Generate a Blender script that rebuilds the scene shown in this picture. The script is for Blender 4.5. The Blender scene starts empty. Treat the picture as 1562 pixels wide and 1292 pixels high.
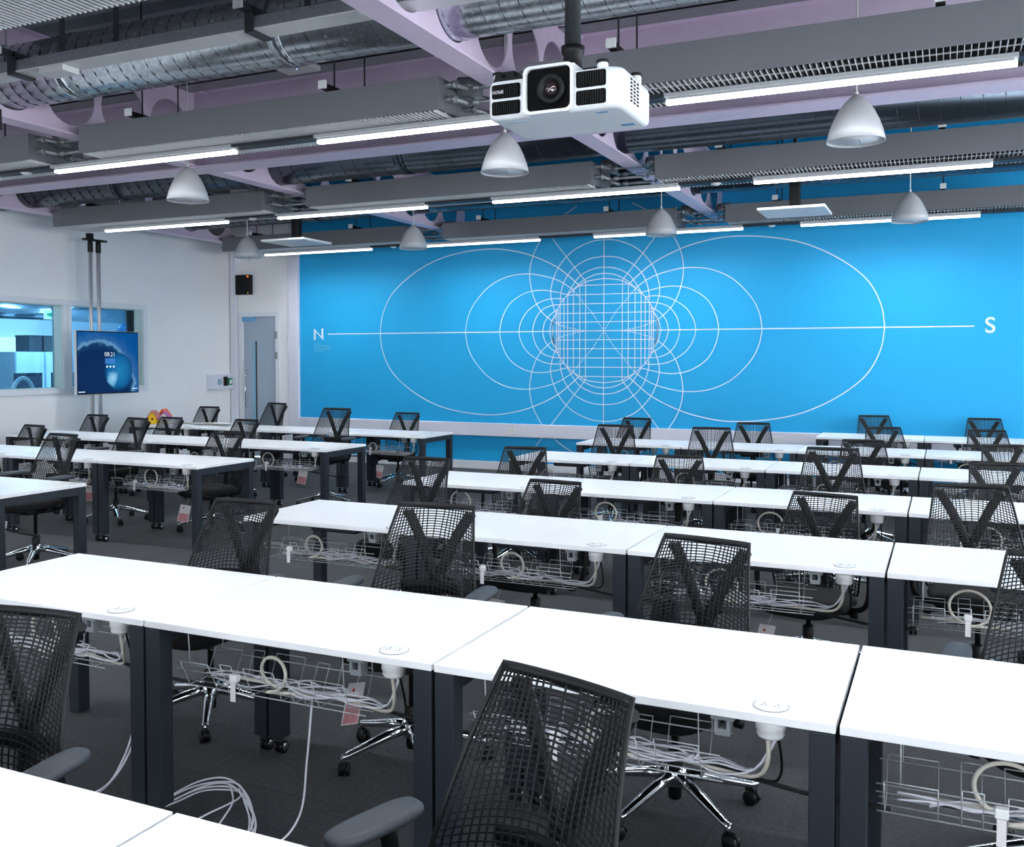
import bpy, bmesh, math, random
from mathutils import Vector, Matrix
PI = math.pi
rnd = random.Random(7)
S = bpy.context.scene
COL = S.collection

# ---------------------------------------------------------------- camera
cam_d = bpy.data.cameras.new('camera')
cam = bpy.data.objects.new('camera', cam_d)
COL.objects.link(cam)
YAW, PITCH = 0.42669, 0.03159
_r = Vector((math.cos(YAW), math.sin(YAW), 0))
_f0 = Vector((-math.sin(YAW), math.cos(YAW), 0))
_z = Vector((0, 0, 1))
_f = _f0 * math.cos(PITCH) - _z * math.sin(PITCH)
_u = _z * math.cos(PITCH) + _f0 * math.sin(PITCH)
M = Matrix((_r, _u, -_f)).transposed().to_4x4()
M.translation = Vector((0, 0, 1.7125))
cam.matrix_world = M
cam_d.sensor_fit = 'HORIZONTAL'
cam_d.sensor_width = 36.0
cam_d.lens = 1453.7 / 1562 * 36.0
cam_d.shift_y = -(646 - 591.7) / 1562
cam_d.clip_start = 0.05
cam_d.clip_end = 100
S.camera = cam

# ---------------------------------------------------------------- world / exposure
W = bpy.data.worlds.new('world')
S.world = W
W.use_nodes = True
W.node_tree.nodes['Background'].inputs['Color'].default_value = (0.88, 0.94, 1.0, 1)
W.node_tree.nodes['Background'].inputs['Strength'].default_value = 7.5
S.view_settings.view_transform = 'Standard'
S.view_settings.look = 'None'
S.view_settings.gamma = 1.0
S.view_settings.exposure = 0.46
S.view_settings.use_curve_mapping = False
LAMP = 108.0          # emission strength of every LED strip

# ---------------------------------------------------------------- helpers
def lin(c):
    c = c / 255.0
    return c / 12.92 if c <= 0.04045 else ((c + 0.055) / 1.055) ** 2.4
def rgb(r, g, b):
    return (lin(r), lin(g), lin(b), 1.0)

MATS = {}
def mat(name, col, rough=0.5, metal=0.0, noise=0.0, scale=40.0, bump=0.0, spec=0.5, coat=0.0, stretch=None):
    if name in MATS:
        return MATS[name]
    m = bpy.data.materials.new(name)
    m.use_nodes = True
    nt = m.node_tree
    b = nt.nodes['Principled BSDF']
    b.inputs['Roughness'].default_value = rough
    b.inputs['Metallic'].default_value = metal
    b.inputs['Specular IOR Level'].default_value = spec
    b.inputs['Coat Weight'].default_value = coat
    tc = nt.nodes.new('ShaderNodeTexCoord')
    mp = nt.nodes.new('ShaderNodeMapping')
    nt.links.new(tc.outputs['Object'], mp.inputs['Vector'])
    if stretch:
        mp.inputs['Scale'].default_value = stretch
    n = nt.nodes.new('ShaderNodeTexNoise')
    n.inputs['Scale'].default_value = scale
    n.inputs['Detail'].default_value = 4
    nt.links.new(mp.outputs['Vector'], n.inputs['Vector'])
    r = nt.nodes.new('ShaderNodeValToRGB')
    k0, k1 = 1 - noise, 1 + noise
    r.color_ramp.elements[0].position = 0.3
    r.color_ramp.elements[1].position = 0.7
    r.color_ramp.elements[0].color = tuple(min(1, c * k0) for c in col[:3]) + (1,)
    r.color_ramp.elements[1].color = tuple(min(1, c * k1) for c in col[:3]) + (1,)
    nt.links.new(n.outputs['Fac'], r.inputs['Fac'])
    nt.links.new(r.outputs['Color'], b.inputs['Base Color'])
    if bump:
        bp = nt.nodes.new('ShaderNodeBump')
        bp.inputs['Strength'].default_value = bump
        bp.inputs['Distance'].default_value = 0.01
        nt.links.new(n.outputs['Fac'], bp.inputs['Height'])
        nt.links.new(bp.outputs['Normal'], b.inputs['Normal'])
    MATS[name] = m
    return m

def emit(name, col, strength):
    if name in MATS:
        return MATS[name]
    m = bpy.data.materials.new(name)
    m.use_nodes = True
    nt = m.node_tree
    nt.nodes.remove(nt.nodes['Principled BSDF'])
    e = nt.nodes.new('ShaderNodeEmission')
    e.inputs['Color'].default_value = col
    e.inputs['Strength'].default_value = strength
    nt.links.new(e.outputs['Emission'], nt.nodes['Material Output'].inputs['Surface'])
    MATS[name] = m
    return m

class MB:
    def __init__(self):
        self.v = []; self.f = []; self.s = []
    def add(self, vs, fs, smooth=False):
        o = len(self.v)
        self.v += [tuple(p) for p in vs]
        self.f += [tuple(i + o for i in q) for q in fs]
        self.s += [smooth] * len(fs)
        return self
    def box(self, x0, x1, y0, y1, z0, z1, c=0.0):
        if c <= 0:
            vs = [(x0,y0,z0),(x1,y0,z0),(x1,y1,z0),(x0,y1,z0),(x0,y0,z1),(x1,y0,z1),(x1,y1,z1),(x0,y1,z1)]
            fs = [(0,3,2,1),(4,5,6,7),(0,1,5,4),(1,2,6,5),(2,3,7,6),(3,0,4,7)]
            return self.add(vs, fs)
        bm = bmesh.new()
        bmesh.ops.create_cube(bm, size=1)
        for v in bm.verts:
            v.co = ((x0+x1)/2 + v.co.x*(x1-x0), (y0+y1)/2 + v.co.y*(y1-y0), (z0+z1)/2 + v.co.z*(z1-z0))
        bmesh.ops.bevel(bm, geom=bm.edges[:], offset=c, segments=2, affect='EDGES', profile=0.5)
        bm.verts.index_update()
        self.add([v.co[:] for v in bm.verts], [[v.index for v in f.verts] for f in bm.faces])
        bm.free()
        return self
    def tube(self, pts, r, n=8, sq=1.0, up=None, closed=False):
        pts = [Vector(p) for p in pts]
        m = len(pts)
        rs = r if isinstance(r, (list, tuple)) else [r] * m
        ring = []
        nrm = None
        for i, p in enumerate(pts):
            if closed:
                t = pts[(i+1) % m] - pts[i-1]
            else:
                t = pts[min(i+1, m-1)] - pts[max(i-1, 0)]
            t.normalize()
            if nrm is None:
                a = Vector(up) if up else (Vector((0,0,1)) if abs(t.z) < 0.9 else Vector((1,0,0)))
                nrm = (a - t * a.dot(t)).normalized()
            else:
                nrm = (nrm - t * nrm.dot(t))
                nrm = nrm.normalized() if nrm.length > 1e-6 else t.orthogonal().normalized()
            b = t.cross(nrm)
            for k in range(n):
                an = 2*PI*(k + 0.5)/n
                ring.append(p + (b*math.cos(an) + nrm*math.sin(an)*sq) * rs[i])
        fs = []
        L = m if closed else m - 1
        for i in range(L):
            j = (i+1) % m
            for k in range(n):
                q = (k+1) % n
                fs.append((i*n+k, i*n+q, j*n+q, j*n+k))
        self.add(ring, fs, n > 4)
        if not closed:
            o = len(self.v) - len(ring)
            self.f += [tuple(o + k for k in range(n))[::-1], tuple(o + (m-1)*n + k for k in range(n))]
            self.s += [False, False]
        return self
    def lathe(self, prof, n=24, c=(0,0,0), axis='Z'):
        vs = []
        for r, h in prof:
            for k in range(n):
                a = 2*PI*k/n
                x, y = r*math.cos(a), r*math.sin(a)
                if axis == 'Z': p = (x, y, h)
                elif axis == 'X': p = (h, x, y)
                else: p = (y, h, x)
                vs.append((p[0]+c[0], p[1]+c[1], p[2]+c[2]))
        fs = []
        for i in range(len(prof)-1):
            for k in range(n):
                q = (k+1) % n
                fs.append((i*n+k, i*n+q, (i+1)*n+q, (i+1)*n+k))
        self.add(vs, fs, True)
        o = len(self.v) - len(vs)
        if prof[0][0] > 1e-5:
            self.f.append(tuple(o + k for k in range(n))[::-1]); self.s.append(False)
        if prof[-1][0] > 1e-5:
            self.f.append(tuple(o + (len(prof)-1)*n + k for k in range(n))); self.s.append(False)
        return self
    def prism(self, poly, a0, a1, plane='XY'):
        n = len(poly)
        def P(p, h):
            if plane == 'XY': return (p[0], p[1], h)
            if plane == 'XZ': return (p[0], h, p[1])
            return (h, p[0], p[1])
        vs = [P(p, a0) for p in poly] + [P(p, a1) for p in poly]
        fs = [tuple(range(n))[::-1], tuple(range(n, 2*n))]
        for k in range(n):
            q = (k+1) % n
            fs.append((k, q, q+n, k+n))
        return self.add(vs, fs)
    def mesh(self, name, m, fix=True):
        me = bpy.data.meshes.new(name)
        me.from_pydata(self.v, [], self.f)
        me.polygons.foreach_set('use_smooth', self.s)
        if fix:
            bm = bmesh.new(); bm.from_mesh(me)
            bmesh.ops.recalc_face_normals(bm, faces=bm.faces[:])
            bm.to_mesh(me); bm.free()
        me.materials.append(m)
        if any(self.s) and not all(self.s):
            pass
        return me

def spline(pts, k=6, closed=False):
    P = [Vector(p) for p in pts]
    n = len(P); out = []
    rng = range(n if closed else n-1)
    for i in rng:
        if closed:
            a, b, c, d = P[i-1], P[i], P[(i+1) % n], P[(i+2) % n]
        else:
            a, b, c, d = P[max(i-1,0)], P[i], P[i+1], P[min(i+2,n-1)]
        for j in range(k):
            t = j/k
            out.append(0.5*((2*b) + (c-a)*t + (2*a-5*b+4*c-d)*t*t + (3*b-a-3*c+d)*t**3))
    if not closed: out.append(P[-1])
    return out

def ob(name, me, parent=None, loc=(0,0,0), rot=(0,0,0), label=None):
    o = bpy.data.objects.new(name, me)
    COL.objects.link(o)
    o.location = loc; o.rotation_euler = rot
    if parent: o.parent = parent
    if label: o['label'] = label
    return o
def part(name, mb, m, parent, label=None, loc=(0,0,0)):
    return ob(name, mb.mesh(name, m), parent, loc, label=label)
def thing(name, label, cat, loc=(0,0,0), rz=0, group=None):
    o = ob(name, None, None, loc, (0,0,rz))
    o.empty_display_size = 0.1
    return tag(o, label, cat, group)
def tag(o, label, cat, group=None):
    o['label'] = label; o['category'] = cat
    if group: o['group'] = group
    return o
def struct(name, mb, m, label=None):
    o = ob(name, mb.mesh(name, m))
    o['kind'] = 'structure'
    if label: o['label'] = label
    return o
CACHE = {}
def cached(key, fn):
    if key not in CACHE: CACHE[key] = fn()
    return CACHE[key]
def text_mesh(s, size, m, extrude=0.001, align='CENTER', offset=0.0):
    cu = bpy.data.curves.new('lettering', 'FONT')
    cu.body = s; cu.size = size; cu.extrude = extrude; cu.align_x = align; cu.align_y = 'CENTER'; cu.offset = offset
    o = bpy.data.objects.new('lettering', cu); COL.objects.link(o)
    bpy.context.view_layer.update()
    me = bpy.data.meshes.new_from_object(o.evaluated_get(bpy.context.evaluated_depsgraph_get()))
    bpy.data.objects.remove(o); bpy.data.curves.remove(cu)
    me.materials.clear(); me.materials.append(m)
    return me

ORD = ['first', 'second', 'third', 'fourth', 'fifth', 'sixth', 'seventh']

# ---------------------------------------------------------------- materials
M_white = mat('desk_laminate', rgb(241,242,244), 0.35, noise=0.01, scale=60)
M_edge = mat('desk_edge', rgb(214,219,223), 0.45, noise=0.02, scale=60)
M_leg = mat('slate_powder_coat', rgb(39,45,52), 0.5, noise=0.04, scale=200, bump=0.03, spec=0.3)
M_black = mat('black_plastic', rgb(12,13,15), 0.45, noise=0.05, scale=120, spec=0.3)
M_mesh = mat('charcoal_elastomer', rgb(13,15,17), 0.45, noise=0.05, scale=90, spec=0.3)
M_seat = mat('black_seat_fabric', rgb(9,9,10), 0.9, noise=0.25, scale=400, bump=0.1)
M_pad = mat('grey_arm_pad', rgb(58,63,70), 0.55, noise=0.05, scale=150)
M_chrome = mat('polished_aluminium', (0.82,0.84,0.86,1), 0.12, 1.0, noise=0.03, scale=20)
M_wall = mat('white_wall_paint', rgb(244,245,246), 0.7, noise=0.012, scale=3)
M_wallup = mat('grey_wall_sheet', rgb(150,152,152), 0.35, 0.3, noise=0.12, scale=2)
M_gloss = mat('white_gloss_trim', rgb(232,235,240), 0.35, noise=0.01, scale=10)
M_trunk = mat('pale_lilac_trunking', rgb(226,228,240), 0.35, noise=0.01, scale=10)
M_case = mat('grey_casing_paint', rgb(110,113,118), 0.45, noise=0.02, scale=150, bump=0.01)
M_casein = mat('dark_casing_inside', rgb(34,36,39), 0.8, noise=0.1, scale=30)
M_fin = mat('pale_fin_aluminium', rgb(214,217,220), 0.4, 0.1, noise=0.04, scale=60)
M_panel = mat('light_housing_paint', rgb(172,176,180), 0.45, noise=0.02, scale=60)
M_lilac = mat('lilac_steel_paint', rgb(232,214,236), 0.4, noise=0.03, scale=12)
M_steel = mat('galvanised_channel', rgb(150,155,158), 0.4, 0.6, noise=0.12, scale=50)
M_darksteel = mat('dark_hanger_steel', rgb(54,58,62), 0.5, 0.4, noise=0.1, scale=50)
M_insul = mat('charcoal_insulation', rgb(140,140,140), 0.9, noise=0.12, scale=80, bump=0.15)
M_wire = mat('basket_wire', rgb(190,194,198), 0.35, 0.3, noise=0.05, scale=60)
M_beige = mat('beige_cable', rgb(214,208,196), 0.5, noise=0.03, scale=60)
M_cable = mat('white_cable', rgb(226,226,236), 0.45, noise=0.03, scale=60)
M_blackc = mat('black_cable', rgb(18,18,20), 0.45, noise=0.05, scale=60)
M_tag = mat('white_card', rgb(228,222,224), 0.6, noise=0.02, scale=60)
M_pink = mat('pink_card_print', rgb(205,140,146), 0.6, noise=0.05, scale=60)
M_red = mat('red_print', rgb(200,50,50), 0.6, noise=0.05, scale=60)
M_sock = mat('white_plastic', rgb(232,233,234), 0.4, noise=0.01, scale=60)
M_brk = mat('grey_bracket', rgb(128,133,138), 0.5, noise=0.04, scale=60)
M_lampshade = mat('white_enamel_shade', rgb(190,192,196), 0.3, noise=0.01, scale=10)
M_line = mat('white_mural_line', rgb(225,236,250), 0.5, noise=0.01, scale=20)
M_linepale = mat('pale_blue_mural_text', rgb(120,205,240), 0.5, noise=0.01, scale=20)
M_darkint = mat('black_interior', rgb(4,4,5), 0.6, noise=0.1, scale=60, spec=0.1)

def carpet_mat():
    m = bpy.data.materials.new('carpet_tiles'); m.use_nodes = True
    nt = m.node_tree; b = nt.nodes['Principled BSDF']
    b.inputs['Roughness'].default_value = 0.95
    b.inputs['Specular IOR Level'].default_value = 0.1
    b.inputs['Sheen Weight'].default_value = 0.12; b.inputs['Sheen Roughness'].default_value = 0.4
    tc = nt.nodes.new('ShaderNodeTexCoord')
    n1 = nt.nodes.new('ShaderNodeTexNoise'); n1.inputs['Scale'].default_value = 220; n1.inputs['Detail'].default_value = 3
    n2 = nt.nodes.new('ShaderNodeTexNoise'); n2.inputs['Scale'].default_value = 55; n2.inputs['Detail'].default_value = 5
    br = nt.nodes.new('ShaderNodeTexBrick'); br.offset = 0.5
    br.inputs['Scale'].default_value = 1.0
    br.inputs['Brick Width'].default_value = 0.5; br.inputs['Row Height'].default_value = 0.5
    br.inputs['Mortar Size'].default_value = 0.002
    br.inputs['Color1'].default_value = rgb(58,60,63); br.inputs['Color2'].default_value = rgb(66,68,71)
    br.inputs['Mortar'].default_value = rgb(50,51,53)
    for n in (n1, n2, br): nt.links.new(tc.outputs['Object'], n.inputs['Vector'])
    mx = nt.nodes.new('ShaderNodeMixRGB'); mx.blend_type = 'MULTIPLY'; mx.inputs['Fac'].default_value = 0.8
    ad = nt.nodes.new('ShaderNodeMath'); ad.operation = 'ADD'
    nt.links.new(n1.outputs['Fac'], ad.inputs[0]); nt.links.new(n2.outputs['Fac'], ad.inputs[1])
    rp = nt.nodes.new('ShaderNodeMapRange')
    rp.inputs['From Min'].default_value = 0.7; rp.inputs['From Max'].default_value = 1.3
    rp.inputs['To Min'].default_value = 0.45; rp.inputs['To Max'].default_value = 1.25
    nt.links.new(ad.outputs[0], rp.inputs['Value'])
    nt.links.new(br.outputs['Color'], mx.inputs['Color1']); nt.links.new(rp.outputs['Result'], mx.inputs['Color2'])
    nt.links.new(mx.outputs['Color'], b.inputs['Base Color'])
    bp = nt.nodes.new('ShaderNodeBump'); bp.inputs['Strength'].default_value = 0.4; bp.inputs['Distance'].default_value = 0.004
    nt.links.new(ad.outputs[0], bp.inputs['Height']); nt.links.new(bp.outputs['Normal'], b.inputs['Normal'])
    return m
def duct_mat():
    m = bpy.data.materials.new('spangled_galvanised_steel'); m.use_nodes = True
    nt = m.node_tree; b = nt.nodes['Principled BSDF']
    b.inputs['Metallic'].default_value = 1.0
    tc = nt.nodes.new('ShaderNodeTexCoord')
    v = nt.nodes.new('ShaderNodeTexVoronoi'); v.inputs['Scale'].default_value = 45
    n = nt.nodes.new('ShaderNodeTexNoise'); n.inputs['Scale'].default_value = 30
    for q in (v, n): nt.links.new(tc.outputs['Object'], q.inputs['Vector'])
    r = nt.nodes.new('ShaderNodeValToRGB')
    r.color_ramp.elements[0].color = rgb(178,188,196); r.color_ramp.elements[1].color = rgb(226,232,238)
    nt.links.new(v.outputs['Color'], r.inputs['Fac']); nt.links.new(r.outputs['Color'], b.inputs['Base Color'])
    mr = nt.nodes.new('ShaderNodeMapRange'); mr.inputs['To Min'].default_value = 0.17; mr.inputs['To Max'].default_value = 0.32
    nt.links.new(n.outputs['Fac'], mr.inputs['Value']); nt.links.new(mr.outputs['Result'], b.inputs['Roughness'])
    return m
def glass_mat():
    m = bpy.data.materials.new('blue_tinted_glass'); m.use_nodes = True
    nt = m.node_tree; nt.nodes.remove(nt.nodes['Principled BSDF'])
    t = nt.nodes.new('ShaderNodeBsdfTransparent'); g = nt.nodes.new('ShaderNodeBsdfGlossy')
    g.inputs['Roughness'].default_value = 0.02
    fr = nt.nodes.new('ShaderNodeFresnel'); fr.inputs['IOR'].default_value = 1.45
    nz = nt.nodes.new('ShaderNodeTexNoise'); nz.inputs['Scale'].default_value = 2
    rp = nt.nodes.new('ShaderNodeValToRGB')
    rp.color_ramp.elements[0].color = (0.50,0.80,0.98,1); rp.color_ramp.elements[1].color = (0.54,0.83,0.99,1)
    nt.links.new(nz.outputs['Fac'], rp.inputs['Fac']); nt.links.new(rp.outputs['Color'], t.inputs['Color'])
    mx = nt.nodes.new('ShaderNodeMixShader')
    nt.links.new(fr.outputs['Fac'], mx.inputs['Fac']); nt.links.new(t.outputs[0], mx.inputs[1]); nt.links.new(g.outputs[0], mx.inputs[2])
    nt.links.new(mx.outputs[0], nt.nodes['Material Output'].inputs['Surface'])
    return m
M_duct_shade = mat('shade_darkened_duct', rgb(74,84,94), 0.24, 0.9, noise=0.08, scale=30)  # unspangled steel, base colour darkened to stand for the shade on the rear ducts
M_carpet = carpet_mat(); M_duct = duct_mat(); M_glass = glass_mat()
M_mural = mat('bright_blue_paint', rgb(22,172,232), 0.55, noise=0.01, scale=4)
M_deck = mat('dark_roof_deck', rgb(122,130,138), 0.5, 0.3, noise=0.1, scale=8)
M_led = emit('led_diffuser', (0.90,0.95,1.0,1), LAMP)
# low-glare optic: the diffuser throws most of its light downwards
_nt = M_led.node_tree; _e = [n for n in _nt.nodes if n.type == 'EMISSION'][0]
_g = _nt.nodes.new('ShaderNodeNewGeometry'); _d = _nt.nodes.new('ShaderNodeVectorMath'); _d.operation = 'DOT_PRODUCT'
_p = _nt.nodes.new('ShaderNodeMath'); _p.operation = 'POWER'; _p.inputs[1].default_value = 1.6
_m = _nt.nodes.new('ShaderNodeMath'); _m.operation = 'MULTIPLY'; _m.inputs[1].default_value = LAMP
_a = _nt.nodes.new('ShaderNodeMath'); _a.operation = 'ABSOLUTE'
_nt.links.new(_g.outputs['Normal'], _d.inputs[0]); _nt.links.new(_g.outputs['Incoming'], _d.inputs[1])
_nt.links.new(_d.outputs['Value'], _a.inputs[0]); _nt.links.new(_a.outputs[0], _p.inputs[0]); _nt.links.new(_p.outputs[0], _m.inputs[0]); _nt.links.new(_m.outputs[0], _e.inputs['Strength'])
M_ledside = emit('led_diffuser_side', (0.90,0.95,1.0,1), LAMP*0.02)

# ================================================================ SETTING
XL, YB = -11.36, 13.15            # left wall plane, back wall plane
XR, YF, ZC = 4.6, -4.2, 4.62      # right wall, rear wall, deck
struct('floor', MB().box(XL-0.2, XR, YF, YB, -0.1, 0), M_carpet)
# roof deck: trapezoidal profile running across the room
dk = MB(); prof = []
y = YF
while y < YB:
    prof += [(y, ZC), (y+0.10, ZC), (y+0.14, ZC+0.07), (y+0.24, ZC+0.07)]
    y += 0.28
prof = [p for p in prof if p[0] <= YB] + [(YB, ZC)]
poly = prof + [(YB, ZC+0.14), (YF, ZC+0.14)]
for i in range(len(prof)-1):
    a, b = prof[i], prof[i+1]
    dk.add([(XL-0.2,a[0],a[1]),(XR,a[0],a[1]),(XR,b[0],b[1]),(XL-0.2,b[0],b[1])], [(0,1,2,3)])
dk.box(XL-0.2, XR, YF, YB, ZC+0.08, ZC+0.16)
struct('ceiling', dk, M_deck)
# back wall: white part with the door, blue part with the mural
XM = -9.9
DX0, DX1, DZ = -11.13, -10.37, 2.44
struct('wall_back', MB().box(XL-0.2, DX0, YB, YB+0.2, 0, ZC).box(DX1, XM, YB, YB+0.2, 0, ZC)
       .box(DX0, DX1, YB, YB+0.2, DZ, ZC).box(DX0, DX1, YB+0.12, YB+0.2, 0, DZ), M_wall)
struct('wall_back_mural', MB().box(XM, XR, YB, YB+0.2, 0, ZC), M_mural, 'blue painted part of the back wall')
# daylight windows in the right wall and in the wall behind the camera
WZ0, WZ1 = 0.9, 3.2
RW = [(-3.4, -0.4), (0.6, 3.6), (4.6, 7.6), (8.6, 11.6)]
BW = [(-9.6, -6.6), (-2.6, 0.4)]
wr = MB().box(XR, XR+0.2, YF, YB+0.2, 0, WZ0).box(XR, XR+0.2, YF, YB+0.2, WZ1, ZC)
e = [YF] + [v for w in RW for v in w] + [YB+0.2]
for a, b in zip(e[::2], e[1::2]): wr.box(XR, XR+0.2, a, b, WZ0, WZ1)
struct('wall_right', wr, M_wall)
wb = MB().box(XL-0.2, XR+0.2, YF-0.2, YF, 0, WZ0).box(XL-0.2, XR+0.2, YF-0.2, YF, WZ1, ZC)
e = [XL-0.2] + [v for w in BW for v in w] + [XR+0.2]
for a, b in zip(e[::2], e[1::2]): wb.box(a, b, YF-0.2, YF, WZ0, WZ1)
struct('wall_rear', wb, M_wall)
def portal(parent, loc, rot, w, h):
    l = bpy.data.lights.new('daylight_portal', 'AREA'); l.shape = 'RECTANGLE'; l.size = w; l.size_y = h
    l.cycles.is_portal = True
    o = ob('daylight_portal', l, parent, loc, rot)
wn = 2
for a, b in RW:
    wn += 1
    m = MB().box(XR+0.05, XR+0.12, a, a+0.06, WZ0, WZ1).box(XR+0.05, XR+0.12, b-0.06, b, WZ0, WZ1).box(XR+0.05, XR+0.12, a, b, WZ0, WZ0+0.06).box(XR+0.05, XR+0.12, a, b, WZ1-0.06, WZ1).box(XR+0.06, XR+0.11, (a+b)/2-0.03, (a+b)/2+0.03, WZ0, WZ1)
    w = struct('window_%d' % wn, m, M_gloss)
    portal(w, (XR+0.04, (a+b)/2, (WZ0+WZ1)/2), (0, PI/2, 0), WZ1-WZ0, b-a)
for a, b in BW:
    wn += 1
    m = MB().box(a, a+0.06, YF-0.12, YF-0.05, WZ0, WZ1).box(b-0.06, b, YF-0.12, YF-0.05, WZ0, WZ1).box(a, b, YF-0.12, YF-0.05, WZ0, WZ0+0.06).box(a, b, YF-0.12, YF-0.05, WZ1-0.06, WZ1).box((a+b)/2-0.03, (a+b)/2+0.03, YF-0.11, YF-0.06, WZ0, WZ1)
    w = struct('window_%d' % wn, m, M_gloss)
    portal(w, ((a+b)/2, YF-0.04, (WZ0+WZ1)/2), (PI/2, 0, 0), b-a, WZ1-WZ0)
# left wall with two glazed openings
O1, O2, OZ = (7.6, 9.645), (9.785, 11.125), (1.28, 2.46)
wl = MB()
x0, x1 = XL-0.2, XL
wl.box(x0,x1,YF,O1[0],0,3.76).box(x0,x1,O1[1],O2[0],OZ[0],OZ[1]).box(x0,x1,O2[1],YB,0,3.76)
wl.box(x0,x1,O1[0],O2[1],0,OZ[0]).box(x0,x1,O1[0],O2[1],OZ[1],3.76)
struct('wall_left', wl, M_wall)
struct('wall_left_upper', MB().box(x0, x1-0.02, YF, YB, 3.76, ZC), M_wallup, 'grey sheet-clad top of the left wall')
M_reveal = mat('pale_green_reveal', rgb(206,222,216), 0.4, noise=0.01, scale=10)
def window(nm, o):
    fr = MB(); a, b = o; t = 0.075
    fr.box(XL, XL+0.022, a-t, b+t, OZ[1], OZ[1]+t, 0.004).box(XL, XL+0.03, a-t, b+t, OZ[0]-t, OZ[0], 0.004)
    fr.box(XL, XL+0.022, a-t if a < 9 else a-0.066, a, OZ[0], OZ[1]).box(XL, XL+0.022, b, b+t if b > 10 else b+0.066, OZ[0], OZ[1])
    w = struct(nm, fr, M_gloss)
    e = 0.012
    part('reveal_lining', MB().box(XL-0.19, XL-0.002, b-e, b-0.001, OZ[0]+e, OZ[1]-e).box(XL-0.19, XL-0.002, a+0.001, a+e, OZ[0]+e, OZ[1]-e)
         .box(XL-0.19, XL-0.002, a+0.001, b-0.001, OZ[0]+0.001, OZ[0]+e).box(XL-0.19, XL-0.002, a+0.001, b-0.001, OZ[1]-e, OZ[1]-0.001), M_reveal, w)
    part('pane', MB().box(XL-0.17, XL-0.162, a+e, b-e, OZ[0]+e, OZ[1]-e), M_glass, w)
window('window_1', O1); window('window_2', O2)
# trims
struct('trim_1', MB().box(XL-0.02, XL+0.06, YF, YB-0.02, 3.70, 3.79, 0.006), M_steel, 'grey cable trunking along the top of the left wall')
dado = MB().box(XM+0.0, XR-0.01, YB-0.055, YB, 0.515, 0.715, 0.008)
struct('trim_2', dado, M_trunk, 'pale dado trunking along the blue wall')
struct('trim_3', MB().box(-10.1, XM, YB-0.055, YB, 0, ZC-0.3, 0.01), M_trunk, 'pale vertical trunking at the edge of the blue wall')
struct('trim_4', MB().box(XL+0.02, XL+0.15, YB-0.06, YB-0.002, 0, 3.69, 0.01), M_trunk, 'white vertical trunking in the corner by the door')
struct('baseboard_back', MB().box(XM, XR-0.01, YB-0.018, YB, 0, 0.125, 0.004), M_gloss)
struct('baseboard_left', MB().box(XL, XL+0.018, YF, YB-0.1, 0, 0.125, 0.004), M_gloss)
# door
M_door = mat('blue_grey_door', rgb(166,182,198), 0.45, noise=0.01, scale=10)
dfr = MB()
dfr.box(DX0-0.055, DX0+0.03, YB-0.02, YB+0.1, 0, DZ+0.055).box(DX1-0.03, DX1+0.055, YB-0.02, YB+0.1, 0, DZ+0.055).box(DX0+0.03, DX1-0.03, YB-0.02, YB+0.1, DZ-0.02, DZ+0.055)
door = struct('door_1', dfr, M_gloss, 'blue-grey door in the back corner with white frame')
lf = MB(); a, b = DX0+0.033, DX1-0.033; vx0, vx1 = a+0.16, a+0.28
yd0, yd1 = YB+0.01, YB+0.055
lf.box(a, vx0, yd0, yd1, 0.01, DZ-0.025).box(vx1, b, yd0, yd1, 0.01, DZ-0.025).box(vx0, vx1, yd0, yd1, 0.01, 0.55).box(vx0, vx1, yd0, yd1, 2.0, DZ-0.025)
leaf = part('leaf', lf, M_door, door)
part('vision_panel', MB().box(vx0, vx1-0.035, yd0+0.015, yd0+0.022, 0.55, 2.0), mat('pale_door_glass', rgb(150,190,215), 0.1, noise=0.02, scale=4), leaf)
part('panel_edge', MB().box(vx1-0.035, vx1, yd0+0.006, yd0+0.03, 0.55, 2.0), M_darksteel, leaf)
hd = MB().tube([(a+0.075, yd0, 0.86), (a+0.075, yd0-0.06, 0.86), (a+0.075, yd0-0.06, 1.5), (a+0.075, yd0, 1.5)], 0.014, 8)
part('handle', hd, M_chrome, leaf)
part('door_closer', MB().box(a+0.0, a+0.25, yd0-0.055, yd0, DZ-0.1, DZ-0.02, 0.006), mat('blue_film_closer', rgb(110,170,215), 0.35, noise=0.05, scale=8), leaf)
for z in (2.1, 1.75):
    part('hinge', MB().box(DX1-0.035, DX1+0.012, YB-0.035, YB+0.005, z-0.06, z+0.06), M_steel, door)

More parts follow.
